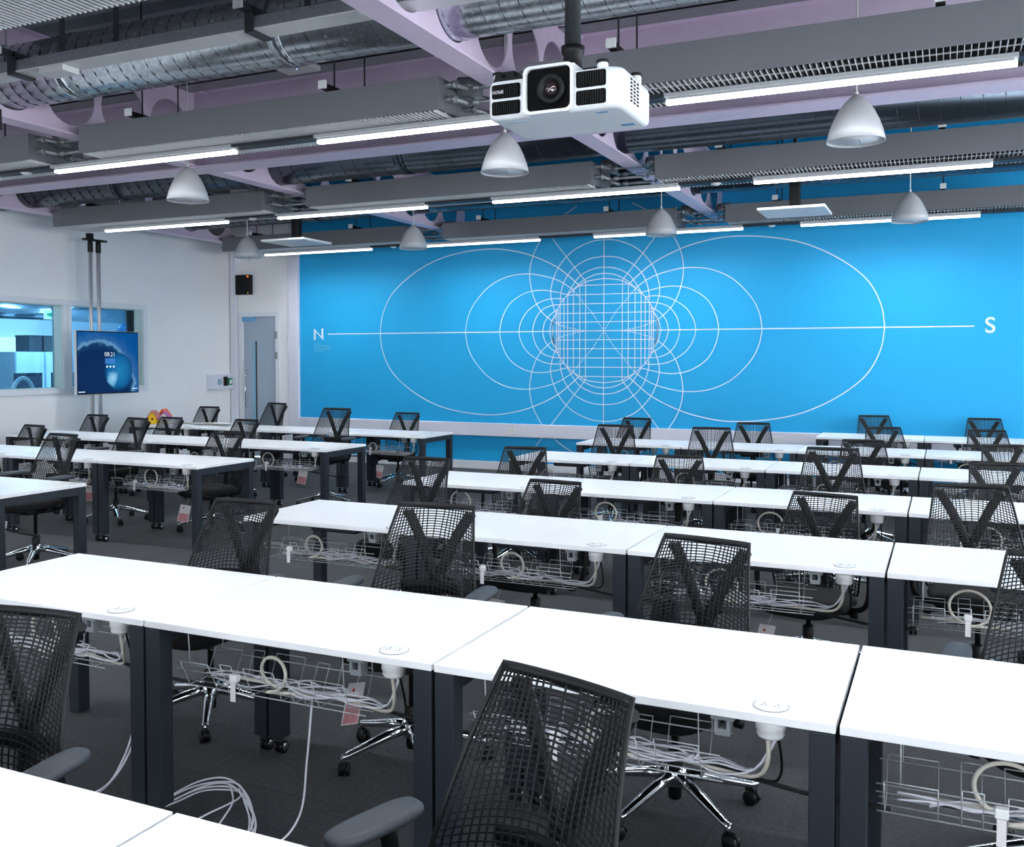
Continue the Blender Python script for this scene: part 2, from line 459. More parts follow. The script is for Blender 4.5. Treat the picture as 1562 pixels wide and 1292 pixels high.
# ---- mural on the blue wall
CX, CZ = -4.516, 2.105
mur = thing('wall_mural', 'white dipole field line drawing painted on the blue back wall', 'mural', (CX, YB-0.002, CZ))
def ribbon(mb, pts, w):
    pts = [Vector((p[0], 0, p[1])) for p in pts]
    n = len(pts); L = []; R = []
    for i, p in enumerate(pts):
        t = (pts[min(i+1, n-1)] - pts[max(i-1, 0)]).normalized()
        nn = Vector((-t.z, 0, t.x)) * (w/2)
        L.append(p+nn); R.append(p-nn)
    vs = [(q.x, 0, q.z) for q in L] + [(q.x, 0, q.z) for q in R]
    mb.add(vs, [(i, i+1, n+i+1, n+i) for i in range(n-1)])
Q = {
 'L1': [(-.37,.66),(-.71,.935),(-1.11,1.125),(-1.45,1.22),(-1.8,1.265),(-2.27,1.24),(-2.76,1.135),(-3.21,.92),(-3.57,.63),(-3.75,.30),(-3.8,0)],
 'L2': [(-.47,.605),(-.71,.75),(-.97,.83),(-1.23,.865),(-1.55,.83),(-1.85,.69),(-2.09,.45),(-2.21,.23),(-2.255,0)],
 'L3': [(-.555,.535),(-.77,.585),(-1.0,.615),(-1.25,.575),(-1.49,.43),(-1.62,.22),(-1.67,0)],
 'L4': [(-.62,.475),(-.77,.485),(-.97,.45),(-1.19,.32),(-1.31,.155),(-1.35,0)],
 'L5': [(-.68,.395),(-.82,.38),(-.97,.32),(-1.08,.175),(-1.125,0)],
 'L6': [(-.72,.325),(-.85,.235),(-.93,.125),(-.96,0)],
 'L7': [(-.745,.26),(-.81,.155),(-.85,0)],
 'L8': [(-.77,.19),(-.795,.1),(-.805,0)],
 'V1': [(-.79,.135),(-.99,.31),(-1.11,.53),(-1.17,.83),(-1.12,1.12),(-.96,1.4),(-.72,1.64),(-.42,1.82)],
 'V2': [(0,1.315),(-.2,1.295),(-.48,1.175),(-.68,.98),(-.79,.77),(-.83,.56),(-.785,.36),(-.745,.265)],
 'V3': [(0,1.075),(-.23,1.045),(-.45,.935),(-.595,.77),(-.665,.58),(-.68,.43)],
 'V4': [(0,.92),(-.18,.895),(-.39,.785),(-.565,.54)],
 'V5': [(0,.83),(-.15,.81),(-.32,.735),(-.47,.61)],
 'V6': [(0,.755),(-.15,.74),(-.28,.715),(-.37,.665)],
 'E': [(-.37,.665),(-.47,.605),(-.555,.535),(-.62,.475),(-.68,.395),(-.72,.325),(-.745,.26),(-.77,.19),(-.79,.12),(-.80,0)],
}
fl = MB()
for k, pts in Q.items():
    sp = spline([(p[0], 0, p[1]) for p in pts], 8)
    for sx in (1, -1):
        for sz in (1, -1):
            q = [(p.x*sx, p.z*sz) for p in sp]
            if sz < 0: q = [p for p in q if p[1] > 0.13-CZ]
            ribbon(fl, q, 0.0125 if k != 'L1' else 0.0145)
for sx in (1, -1):
    for sz in (1, -1):
        ribbon(fl, [(-.28*sx, .72*sz), (-.82*sx, 1.39*sz), (-1.07*sx, (1.72 if sz > 0 else 1.72)*sz)], 0.012)
for x, zt in [(-.74,.27),(-.71,.335),(-.68,.395),(-.62,.475),(-.56,.535),(-.47,.605),(-.37,.665),(-.28,.72)]:
    for sx in (1, -1): ribbon(fl, [(x*sx, -zt), (x*sx, zt)], 0.0115)
ribbon(fl, [(0, -1.38), (0, 1.55)], 0.012)
for z, xw in [(.665,.37),(.53,.56),(.395,.68),(.26,.745),(.13,.79)]:
    for sz in (1, -1): ribbon(fl, [(-xw, z*sz), (xw, z*sz)], 0.0115)
ribbon(fl, [(-4.82, 0), (4.84, 0)], 0.016)
for pts in ([(0,0),(-.09,.13),(-.185,.27),(-.32,.42),(-.47,.60)], [(-.16,0),(-.27,.003),(-.40,.02),(-.60,.065),(-.79,.135)]):
    sp = spline([(p[0], 0, p[1]) for p in pts], 40)
    acc = 0; on = True; seg = [sp[0]]
    segs = []
    for i in range(1, len(sp)):
        acc += (sp[i]-sp[i-1]).length; seg.append(sp[i])
        if acc > 0.018:
            if on: segs.append(seg)
            on = not on; acc = 0; seg = [sp[i]]
    for sg in segs:
        for sx in (1, -1):
            for sz in (1, -1): ribbon(fl, [(p.x*sx, p.z*sz) for p in sg], 0.014)
part('field_lines', fl, M_line, mur)
# letters
nx0, nx1, nz = -9.615-CX, -9.425-CX, 0.093
tw = 0.037
part('letter', MB().prism([(nx0,-nz),(nx0+tw,-nz),(nx0+tw,nz*0.42),(nx1-tw*0.25,-nz),(nx1,-nz),(nx1,nz),(nx1-tw,nz),(nx1-tw,-nz*0.42),(nx0+tw*0.25,nz),(nx0,nz)], -0.001, 0.001, 'XZ'), M_line, mur, 'white capital N')
sme = text_mesh('S', 0.275, M_line, 0.001, offset=0.003)
ob('letter', sme, mur, (0.497-CX, 0, 0), (PI/2, 0, 0), 'white capital S')
tb = MB()
tr = random.Random(3)
for i, wd in enumerate([0.13, 0.33, 0.35, 0.33, 0.32, 0.2]):
    zz = -0.163 - i*0.024; x = -9.61-CX; xe = x + wd
    while x < xe-0.01:
        l = tr.uniform(0.015, 0.05)
        ribbon(tb, [(x, zz), (min(x+l, xe), zz)], 0.008); x += l + 0.01
part('small_print', tb, M_linepale, mur)

# ================================================================ ROOM BEYOND THE GLASS
bx0, bx1, by0, by1, bz = -17.2, XL-0.2, 5.6, 15.6, 3.1
M_far = mat('pale_far_wall', rgb(225,230,235), 0.7, noise=0.02, scale=2)
struct('wall_far', MB().box(bx0-0.1, bx0, by0, by1, 0, bz).box(bx0, bx1, by1, by1+0.1, 0, bz).box(bx0, bx1, by0-0.1, by0, 0, bz), M_far, 'wall of the room behind the glass')
struct('floor_far', MB().box(bx0, bx1, by0, by1, -0.1, 0), M_carpet, 'floor of the room behind the glass')
struct('ceiling_far', MB().box(bx0, bx1, by0, by1, bz, bz+0.1), mat('grey_far_ceiling', rgb(108,116,124), 0.6, noise=0.35, scale=3), 'ceiling of the room behind the glass')
tag(part('ceiling_light', MB().box(-14.9, -13.7, 11.5, 11.75, bz-0.3, bz-0.24), emit('far_lamp', (0.9,0.96,1,1), 34), None), 'nearer hanging light in the room behind the glass', 'light', 'lights behind the glass')
tag(part('ceiling_light', MB().box(-16.4, -15.2, 13.2, 13.45, bz-0.3, bz-0.24), MATS['far_lamp'], None), 'farther hanging light in the room behind the glass', 'light', 'lights behind the glass')
tag(part('ceiling_light', MB().box(-14.2, -13.0, 8.6, 8.85, bz-0.3, bz-0.24), MATS['far_lamp'], None), 'hanging light behind the left glass near its left edge', 'light', 'lights behind the glass')
dt = MB().tube([(-15.6, 11.2, 2.62), (-15.6, 15.2, 2.62)], 0.2, 16)
tag(part('duct', dt, M_duct, None), 'pale duct under the ceiling of the room behind the glass', 'duct')
M_cab = mat('pale_blue_cabinet', rgb(205,224,238), 0.5, noise=0.01, scale=6)
for i, lb in enumerate(['leftmost tall pale cabinet behind the left glass', 'tall pale cabinet in the middle behind the left glass', 'rightmost tall pale cabinet behind the left glass', 'tall pale cabinet seen behind the wall screen']):
    c = thing('cabinet', lb, 'cabinet', (-15.2, 11.68+i*0.62, 0), 0, 'cabinets behind the glass')
    part('body', MB().box(-0.25, 0.25, 0.01, 0.6, 0, 1.82), M_cab, c)
    part('door', MB().box(0.25, 0.268, 0.02, 0.59, 0.06, 1.8, 0.003), M_cab, c)
for yy, zz, w, lb in ((12.04, 1.82, 0.27, 'dark box on top of the pale cabinets, left one'), (12.34, 1.82, 0.26, 'dark box on top of the pale cabinets, right one')):
    b = thing('storage_box', lb, 'box', (-15.2, yy, zz+0.002), 0, 'boxes on the cabinets')
    part('body', MB().box(-0.18, 0.18, 0, w, 0, 0.27, 0.006), mat('dark_navy_card', rgb(44,52,62), 0.6, noise=0.06, scale=20), b)
    part('lid', MB().box(-0.19, 0.19, -0.008, w+0.008, 0.27, 0.3, 0.004), MATS['dark_navy_card'], b)
ds = thing('far_desk', 'desk with monitors in the room behind the glass', 'desk', (-13.4, 9.6, 0))
part('desktop', MB().box(-0.4, 0.4, 0, 3.2, 1.02, 1.05), M_white, ds)
for yy in (0.05, 3.1): part('leg', MB().box(-0.35, 0.35, yy, yy+0.05, 0, 1.02), M_leg, ds)
M_scr = mat('dark_monitor', rgb(34,58,86), 0.3, noise=0.1, scale=10)
for yy, lb in ((10.46, 'dark monitor behind the left glass, left one'), (11.15, 'dark monitor behind the left glass, right one'), (11.9, 'dark monitor hidden partly by the wall screen')):
    mo = thing('monitor', lb, 'monitor', (-13.4, yy, 1.05), 0, 'monitors behind the glass')
    part('display', MB().box(-0.02, 0.02, 0, 0.5, 0.08, 0.42, 0.006), M_scr, mo)
    part('stand', MB().box(-0.1, 0.1, 0.17, 0.33, 0, 0.012).box(-0.015, 0.015, 0.22, 0.28, 0.012, 0.1), M_black, mo)
hp = MB().tube([(-12.6, 9.98+0.2*math.cos(t*PI/14), 1.05+0.36*math.sin(t*PI/14)) for t in range(15)], 0.03, 8)
tag(part('arched_lamp', hp, M_sock, None), 'white arched lamp standing on the far desk behind the left glass', 'lamp')
ex = thing('exit_sign', 'small lit green and white sign behind the left glass', 'sign', (-15.0, 12.35, 2.42))
part('sign_body', MB().box(-0.03, 0, 0, 0.34, 0, 0.17), M_sock, ex)
part('sign_face', MB().box(0, 0.006, 0.01, 0.33, 0.01, 0.16), emit('exit_white', (0.7,1,0.9,1), 1.6), ex)
part('pictogram', MB().prism([(0.05,0.06),(0.12,0.06),(0.12,0.03),(0.19,0.085),(0.12,0.14),(0.12,0.11),(0.05,0.11)], 0.006, 0.009, 'YZ').box(0.006,0.009,0.23,0.29,0.03,0.14), emit('exit_green', (0.02,0.5,0.3,1), 1.0), ex)
part('hanger', MB().box(-0.02, -0.01, 0.16, 0.18, 0.17, bz-2.42), M_darksteel, ex)
dm = MB().lathe([(0.0,0.18),(0.1,0.16),(0.19,0.09),(0.22,0.0),(0.21,0.0),(0.18,0.08),(0.0,0.16)], 24, (-14.2, 13.56, 2.22)).tube([(-14.2,13.56,2.39),(-14.2,13.56,bz)], 0.008, 6)
tag(part('dome_pendant', dm, mat('blue_dome', rgb(60,120,190), 0.4, noise=0.03, scale=10), None), 'blue domed pendant in the room behind the right glass', 'lamp')
fw = thing('far_window', 'bright daylit window in the room behind the left glass', 'window', (bx0+0.001, 12.8, 0))
part('pane', MB().box(0, 0.01, 0.05, 1.05, 0.9, 2.13), emit('daylight', (0.8,0.92,1,1), 2.2), fw)
wf = MB().box(0, 0.05, 0, 1.1, 2.13, 2.19).box(0, 0.05, 0, 1.1, 0.84, 0.9).box(0, 0.05, 0, 0.05, 0.84, 2.13).box(0, 0.05, 1.05, 1.1, 0.84, 2.13).box(0.0, 0.05, 0.05, 1.05, 1.5, 1.54)
part('frame', wf, M_gloss, fw)

# ================================================================ STEELWORK, DUCTS
XB = [-2.82, -6.78, -10.74]
ZB0, ZB1, FW = 3.585, 4.33, 0.18
HR, HP = 0.25, 0.57
def cell_web(mb, x, ya, yb, z0, z1, centers, r, zc, t=0.012):
    """vertical web in the YZ plane at x with round holes"""
    def quad_pair(pts2):
        n = len(pts2)
        mb.add([(x-t/2, p[0], p[1]) for p in pts2], [tuple(range(n))])
        mb.add([(x+t/2, p[0], p[1]) for p in pts2], [tuple(range(n))[::-1]])
    cur = ya
    for c in centers:
        a, b = c-HP/2, c+HP/2
        if a > cur+1e-6: quad_pair([(cur,z0),(a,z0),(a,z1),(cur,z1)])
        N = 32
        def edge(an):
            dx, dz = math.cos(an), math.sin(an)
            hx = HP/2; hz = (z1-zc) if dz > 0 else (zc-z0)
            s = min(hx/abs(dx) if abs(dx) > 1e-9 else 1e9, hz/abs(dz) if abs(dz) > 1e-9 else 1e9)
            return (c+dx*s, zc+dz*s)
        ang = sorted(set([2*PI*k/N for k in range(N)] + [math.atan2(z1-zc, HP/2), PI-math.atan2(z1-zc, HP/2), 2*PI-math.atan2(zc-z0, HP/2), PI+math.atan2(zc-z0, HP/2)]))
        for i in range(len(ang)):
            a0, a1 = ang[i], ang[(i+1) % len(ang)]
            p0, p1 = (c+r*math.cos(a0), zc+r*math.sin(a0)), (c+r*math.cos(a1), zc+r*math.sin(a1))
            quad_pair([p0, edge(a0), edge(a1), p1])
            mb.add([(x-t/2,)+p0, (x-t/2,)+p1, (x+t/2,)+p1, (x+t/2,)+p0], [(0,1,2,3)])
        cur = b
    if yb > cur: quad_pair([(cur,z0),(yb,z0),(yb,z1),(cur,z1)])
YX = 7.42
holes_n = [4.73 - HP*k for k in range(12, 0, -1)] + [4.73 + HP*k for k in range(5)]
holes_f = [8.09 + HP*k for k in range(9)]
for x, lb in zip(XB, ('lilac steel beam with round holes running above the projector', 'lilac steel beam with round holes left of the projector', 'lilac steel beam beside the left wall')):
    b = thing('steel_beam', lb, 'beam', (0,0,0))
    w = MB(); cell_web(w, x, YF+0.02, YX-0.09, ZB0+0.014, ZB1-0.014, [h for h in holes_n if h > YF+0.4], HR, 3.93)
    cell_web(w, x, YX+0.09, YB-0.01, ZB0+0.014, ZB1-0.014, holes_f, HR, 3.93)
    ob('web', w.mesh('web', M_lilac, fix=False), b)
    part('lower_flange', MB().box(x-FW/2, x+FW/2, YF+0.02, YB-0.01, ZB0, ZB0+0.014), M_lilac, b)
    part('upper_flange', MB().box(x-FW/2, x+FW/2, YF+0.02, YB-0.01, ZB1-0.014, ZB1), M_lilac, b)
b = thing('steel_beam', 'lilac steel beam running the width of the room behind the nearest strip lights', 'beam')
part('lower_flange', MB().box(XL, XR, YX-0.17, YX+0.13, ZB0-0.016, ZB0-0.001), M_lilac, b)
part('web', MB().box(XL, XR, YX-0.008, YX+0.008, ZB0, ZB1), M_lilac, b)
part('upper_flange', MB().box(XL, XR, YX-0.1, YX+0.1, ZB1, ZB1+0.016), M_lilac, b)
pt = MB().box(XL, XR, YX-0.36, YX-0.352, ZB1-0.02, ZB1+0.09).box(XL, XR, YX-0.36, YX-0.14, ZB1-0.02, ZB1-0.012)
i = XL+0.1
while i < XR-0.1:
    pt.box(i, i+0.05, YX-0.363, YX-0.36, ZB1+0.005, ZB1+0.025); i += 0.09
tag(part('cable_tray', pt, M_steel, None), 'grey slotted metal tray running above the near lilac cross beam', 'tray')

def duct(x0, x1, yc, zc, r, label, m, pitch=0.125, seams=True, collars=(), seam_m=None, seam_r=0.0035):
    d = thing('spiral_duct' if seams else 'insulated_duct', label, 'duct', (x0, yc, zc))
    L = x1-x0
    part('shell', MB().lathe([(r, 0), (r, L)], 64, (0,0,0), 'X'), m, d)
    sm = MB(); n = 20; turns = L/pitch
    pts = [(k/n*pitch, (r)*math.cos(2*PI*k/n+1.0), (r)*math.sin(2*PI*k/n+1.0)) for k in range(int(turns*n))]
    sm.tube(pts, seam_r, 4)
    part('spiral_seam', sm, seam_m or m, d)
    for c in collars:
        part('joint_collar', MB().lathe([(r, c-0.05), (r+0.008, c-0.05), (r+0.008, c+0.05), (r, c+0.05)], 64, (0,0,0), 'X'), m, d)
    return d
M_seam = mat('duct_seam', rgb(60,66,72), 0.4, 0.7, noise=0.05, scale=30)
duct(XL+0.02, XR-0.02, 5.30, 3.925, 0.235, 'shiny spiral duct passing through the beam nearest the camera', M_duct, collars=(4.0, 5.3, 7.3, 10.6), seam_m=M_seam)
duct(XL+0.02, XR-0.02, 8.66, 3.87, 0.235, 'shaded spiral duct between the first and second light rows', M_duct_shade, pitch=0.16, collars=(2.2, 4.2, 6.2), seam_m=M_seam)
duct(XL+0.02, XR-0.02, 11.51, 3.90, 0.2, 'spiral duct behind the second light row', M_duct_shade, pitch=0.16, collars=(3.0, 7.0), seam_m=M_seam)
duct(XL+0.02, XR-0.02, 4.98, 4.36, 0.17, 'dark grey wrapped duct above the shiny duct', M_insul, pitch=0.15, collars=(), seam_m=M_darksteel, seam_r=0.003)
# white-bottomed trunking
tk = thing('cable_trunking', 'long trunking with white underside hanging in front of the shiny duct', 'trunking', (0, 4.72, 3.72))
part('channel', MB().box(XL+0.02, XR-0.02, -0.01, 0.0, 0.008, 0.08).box(XL+0.02, XR-0.02, 0.14, 0.15, 0.008, 0.08).box(XL+0.02, XR-0.02, 0.0, 0.14, 0.072, 0.08), M_steel, tk)
for k in range(-11, 4):
    part('base_plate', MB().box(k*1.02+0.003, k*1.02+1.017, -0.01, 0.15, -0.002, 0.008), M_sock, tk)
for x in (-6.0, -3.9, -1.8):
    c = part('hanger', MB().box(x-0.03, x+0.03, -0.016, 0.156, -0.02, -0.004).box(x-0.03, x+0.03, -0.03, -0.014, -0.02, 0.14).box(x-0.03, x+0.03, -0.12, 0.17, 0.1, 0.14), M_darksteel, tk)
    part('end_cap', MB().box(x-0.035, x+0.035, -0.13, -0.12, 0.095, 0.145), M_sock, c)
    part('rod', MB().tube([(x, -0.06, 0.14), (x, -0.06, 0.88)], 0.007, 6), M_steel, c)
for x in (-5.55, -5.05, -3.5): part('rod', MB().box(x-0.02, x+0.02, 0.02, 0.03, 0.08, 0.88), M_darksteel, tk)
part('junction_box', MB().box(-5.73, -5.5, -0.02, 0.12, -0.045, -0.004, 0.003), M_sock, tk)
# purlin braces near the deck at the left
tag(part('roof_brace', MB().tube([(-6.2, 4.0, 4.56), (-4.4, 5.9, 4.5)], 0.035, 4), M_darksteel, None), 'dark diagonal brace under the roof deck above the wrapped duct', 'brace')
# sockets, access point
ap = thing('wireless_access_point', 'white square access point under the shiny duct', 'access point', (-5.1, 6.75, 4.18))
part('body', MB().box(-0.17, 0.17, -0.1, 0.12, 0, 0.05, 0.012), M_sock, ap)
part('status_light', MB().lathe([(0.006,-0.002),(0.006,0.001)], 8, (0.02,-0.02,0)), emit('blue_led', (0.2,0.4,1,1), 4), ap)
part('bracket', MB().box(-0.02, 0.02, 0, 0.04, 0.05, ZC-4.18), M_darksteel, ap)

# ---------------------------------------------------------------- chilled beams
UL = 3.42; UX = [-10.63, -6.61, -2.55, 1.5]
ROWY = [3.19, 6.09, 9.19, 12.39]
def casing_mesh():
    m = MB(); h = 0.29
    m.box(0, UL, -h, -h+0.012, 3.42, 3.645, 0.003).box(0, UL, h-0.012, h, 3.42, 3.645, 0.003)
    m.box(0, 0.012, -h+0.012, h-0.012, 3.43, 3.645).box(UL-0.012, UL, -h+0.012, h-0.012, 3.43, 3.645)
    m.box(0.012, UL-0.012, -h+0.012, h-0.012, 3.633, 3.645)
    return m.mesh('casing', M_case)
def grille_mesh():
    m = MB(); x = 0.03
    while x < UL-0.02:
        m.box(x, x+0.004, -0.272, 0.272, 3.412, 3.452); x += 0.0355
    for y in (-0.15,): m.box(0.013, UL-0.013, y-0.002, y+0.002, 3.42, 3.428)
    return m.mesh('grille', M_fin)
def coil_mesh():
    return MB().box(0.014, UL-0.014, -0.276, 0.276, 3.50, 3.52).mesh('coil_plate', M_casein)
def stub_mesh(side):
    m = MB(); s = 1 if side > 0 else -1
    for y, z in ((-0.2, 3.60), (-0.2, 3.50), (0.1, 3.60), (0.1, 3.5)):
        x = UL if s > 0 else 0
        m.tube(spline([(x-0.001*s, y, z), (x+0.07*s, y, z), (x+0.13*s, y+0.1, z-0.01)], 5), 0.019, 8)
        m.lathe([(0.027,0),(0.027,0.035*1)], 10, (x+0.06*s, y, z), 'X')
    m.tube([(UL if s > 0 else 0, 0.0, 3.64), ((UL if s > 0 else 0)+0.16*s, 0.05, 3.64)], 0.07, 12)
    return m.mesh('pipe_stubs', M_steel)
ROWN = ['strip light row overhead at top left', 'nearest strip light row', 'middle strip light row', 'strip light row by the blue wall']
UN = ['left unit', 'middle unit', 'right unit', 'far right unit']
for r, yy in enumerate(ROWY):
    for u, ux in enumerate(UX):
        if u == 3 and r > 0: continue
        if r == 0 and u not in (1, 2): continue
        lb = f'grey ceiling cooling box, {UN[u]} above the {ROWN[r]}'
        if r == 0: lb = ['', 'grey ceiling cooling box cropped at the top left corner', 'grey ceiling cooling box over the desks just outside the top edge'][u]
        t = thing('chilled_beam', lb, 'ceiling cooling unit', (ux, yy, 0), 0, 'chilled beams')
        ob('casing', cached('cas', casing_mesh), t); ob('grille', cached('gri', grille_mesh), t); ob('coil_plate', cached('coil', coil_mesh), t)
        ob('pipe_stubs', cached('st-', lambda: stub_mesh(-1)), t); ob('pipe_stubs', cached('st+', lambda: stub_mesh(1)), t)
        for sx in (0.62, 2.5):
            c = ob('support_channel', cached('chan', lambda: MB().box(-0.025, 0.025, -0.34, 0.33, 3.65, 3.69).mesh('support_channel', M_black)), t, (sx, 0, 0))
            ob('end_cap', cached('cap', lambda: MB().box(-0.033, 0.033, -0.36, -0.34, 3.65, 3.71, 0.003).mesh('end_cap', M_sock)), c)
            ob('rod', cached('rod', lambda: MB().tube([(0, -0.2, 3.69), (0, -0.2, ZC)], 0.007, 6).mesh('rod', M_darksteel)), c)
            ob('rod', cached('rod2', lambda: MB().tube([(0, 0.2, 3.69), (0, 0.2, ZC)], 0.007, 6).mesh('rod', M_darksteel)), c)
    if r > 0:
        for gx, nm in ((-7.21, 'left'), (-3.19, 'middle')):
            p = thing('water_pipes', f'bare metal pipes bridging the {nm} gap of the {ROWN[r]}', 'pipe', (gx, yy, 0), 0, 'pipes between cooling boxes')
            for z in (3.59, 3.49):
                for dy in (-0.1, 0.2):
                    part('pipe', MB().tube([(0.115, dy, z), (0.475, dy, z)], 0.014, 8).lathe([(0.02,0.17),(0.022,0.18),(0.022,0.21),(0.02,0.22)], 8, (0,dy,z), 'X'), M_steel, p)

# ---------------------------------------------------------------- strip lights
LX = [-10.0, -7.22, -4.40, -1.67, 1.16]
def light_housing():
    return MB().box(0, 2.02, -0.066, 0.066, 3.386, 3.41, 0.002).box(0.02, 2.0, -0.03, 0.03, 3.376, 3.386).mesh('housing', M_panel)
def light_diffuser():
    me = MB().box(0.004, 2.016, -0.026, 0.026, 3.352, 3.376).mesh('diffuser', M_led)
    me.materials.append(M_ledside)
    for p in me.polygons: p.material_index = 0 if p.normal.z < -0.5 else 1
    return me
PLACE = ['leftmost', 'second from left', 'third from left', 'fourth from left', 'fifth from left']
for r, yy in [(-1, -0.1)] + list(enumerate(ROWY)):
    for i, lx in enumerate(LX):
        if r <= 0:
            lb = f'white LED strip light above the frame, {PLACE[i]} of row {"behind camera" if r < 0 else "over front desks"}'
        else:
            lb = f'white LED strip light, {PLACE[i]} in the {ROWN[r]}'
        t = thing('strip_light', lb, 'strip light', (lx, yy if r else 2.9, 0), 0, 'LED strip lights')
        ob('housing', cached('lh', light_housing), t); ob('diffuser', cached('ld', light_diffuser), t)
        if r <= 0:
            part('hanger', MB().box(0.3, 0.31, -0.005, 0.005, 3.41, ZC).box(1.7, 1.71, -0.005, 0.005, 3.41, ZC), M_darksteel, t)
    if r > 0:
        for i in range(4):
            x0 = LX[i]+2.022; x1 = LX[i+1]-0.002
            tag(part('blank_light_cover', MB().box(x0, x1, yy-0.06, yy+0.06, 3.386, 3.41, 0.002), M_leg if r < 3 else M_leg, None),
                f'dark cover between lights, {PLACE[i]}, {ROWN[r]}', 'cover', 'dark covers between lights')
            if i in (0, 2):
                s = MB().lathe([(0.0,-0.022),(0.022,-0.02),(0.045,-0.006),(0.05,0)], 16, ((x0+x1)/2, yy, 3.385))
                tag(part('motion_sensor', s, M_sock, None), f'small white sensor on the {["leftmost","","third"][i]} dark cover, {ROWN[r]}', 'sensor', 'ceiling sensors')

# ---------------------------------------------------------------- pendants
def shade_mesh():
    pr = [(0.005,0.40),(0.02,0.385),(0.045,0.36),(0.08,0.315),(0.115,0.25),(0.145,0.17),(0.168,0.09),(0.184,0.0),(0.181,0.0),(0.163,0.09),(0.14,0.17),(0.11,0.25),(0.075,0.31),(0.0,0.36)]
    return MB().lathe([(r, z*0.78) for r, z in pr], 40).mesh('shade', M_lampshade)
def disc_mesh():
    return MB().lathe([(0.0,0.012),(0.176,0.012),(0.176,0.016),(0.0,0.016)], 32).mesh('diffuser_disc', mat('opal_diffuser', rgb(226,228,232), 0.4, noise=0.01, scale=10))
def cord_mesh():
    return MB().tube([(0,0,0.31),(0,0,ZC-3.118+0.075)], 0.006, 6).lathe([(0.0,0.33),(0.012,0.325),(0.014,0.30)], 12).mesh('cord', M_sock)
PN = [(-6.20, 6.62, 'near row, left of the projector'), (-3.07, 6.62, 'near row, under the projector'), (-0.55, 6.62, 'near row, right of the projector'),
      (-8.95, 10.7, 'far row, by the left wall'), (-6.26, 10.7, 'far row, second from the left'), (-2.985, 10.7, 'far row, second from the right'), (-0.353, 10.7, 'far row, rightmost over the blue wall')]
for x, yy, lb in PN:
    t = thing('pendant_lamp', 'white bell-shaped pendant lamp, ' + lb, 'pendant lamp', (x, yy, 3.118), 0, 'bell pendants')
    ob('shade', cached('shade', shade_mesh), t); ob('diffuser_disc', cached('disc', disc_mesh), t); ob('cord', cached('cord', cord_mesh), t)
    ob('pull_wire', cached('pull', lambda: MB().tube([(0.02,0,0.012),(0.03,0,-0.03),(0.028,0,-0.05)], 0.0025, 5).mesh('pull_wire', M_steel)), t)
# flat panels
for x, lb in ((-1.37, 'flat white square panel on black bracket below the right ceiling'), (-7.38, 'flat white square panel on black bracket near the left wall')):
    t = thing('hanging_panel', lb, 'panel', (x, 9.75, 3.14), 0, 'flat white panels')
    part('panel', MB().box(-0.32, 0.32, -0.3, 0.3, 0, 0.028, 0.01), M_sock, t)
    part('bracket', MB().box(-0.09, 0.09, -0.09, 0.09, 0.028, 0.06).box(-0.05, 0.05, -0.05, 0.05, 0.06, 0.3, 0.01).tube([(0,0,0.3),(0,0,ZC-3.14)], 0.02, 8), M_black, t)
# drop pole at left edge
dp = thing('drop_pole', 'dark drop pole hanging at the left edge near the ceiling', 'pole', (-5.03, 3.84, 3.04))
part('pole', MB().box(-0.03, 0.0, -0.02, 0.02, 0.12, ZC-3.04), M_darksteel, dp)
part('end_bracket', MB().box(-0.04, 0.006, -0.03, 0.03, 0, 0.12, 0.004), M_black, dp)

# ---------------------------------------------------------------- projector (hung upside down)
pj = thing('projector', 'white ceiling projector with dark lens recess and black grilles', 'projector', (-1.52, 3.76, 2.742), 0.0)
PW, PD, PH = 0.305, 0.42, 0.172
out = []
def arc(cx, cy, r, a0, a1, n=8): return [(cx+r*math.cos(a0+(a1-a0)*k/n), cy+r*math.sin(a0+(a1-a0)*k/n)) for k in range(n+1)]
plan = arc(PW-0.06, 0.06, 0.06, -PI/2, 0) + arc(PW-0.04, PD-0.04, 0.04, 0, PI/2) + arc(-PW+0.04, PD-0.04, 0.04, PI/2, PI) + arc(-PW+0.025, 0.025, 0.025, PI, 1.5*PI)
def shell(plan, levels):
    m = MB(); n = len(plan); vs = []
    cx = sum(p[0] for p in plan)/n; cy = sum(p[1] for p in plan)/n
    for z, ins in levels:
        for p in plan:
            dx, dy = p[0]-cx, p[1]-cy
            vs.append((cx + dx*(1-ins/PW), cy + dy*(1-ins/PD*2), z))
    fs = []
    for i in range(len(levels)-1):
        for k in range(n):
            q = (k+1) % n
            fs.append((i*n+k, i*n+q, (i+1)*n+q, (i+1)*n+k))
    fs.append(tuple(range(n))[::-1]); fs.append(tuple((len(levels)-1)*n+k for k in range(n)))
    return m.add(vs, fs, False)
M_pj = mat('projector_white', rgb(238,241,245), 0.3, noise=0.008, scale=10)
body = part('body', shell(plan, [(0,0.02),(0.004,0.01),(0.012,0.003),(0.022,0),(PH-0.03,0),(PH-0.015,0.004),(PH-0.004,0.012),(PH,0.022)]), M_pj, pj)
rr = lambda x0,x1,z0,z1,r: arc(x1-r,z1-r,r,0,PI/2,5)+arc(x0+r,z1-r,r,PI/2,PI,5)+arc(x0+r,z0+r,r,PI,1.5*PI,5)+arc(x1-r,z0+r,r,1.5*PI,2*PI,5)
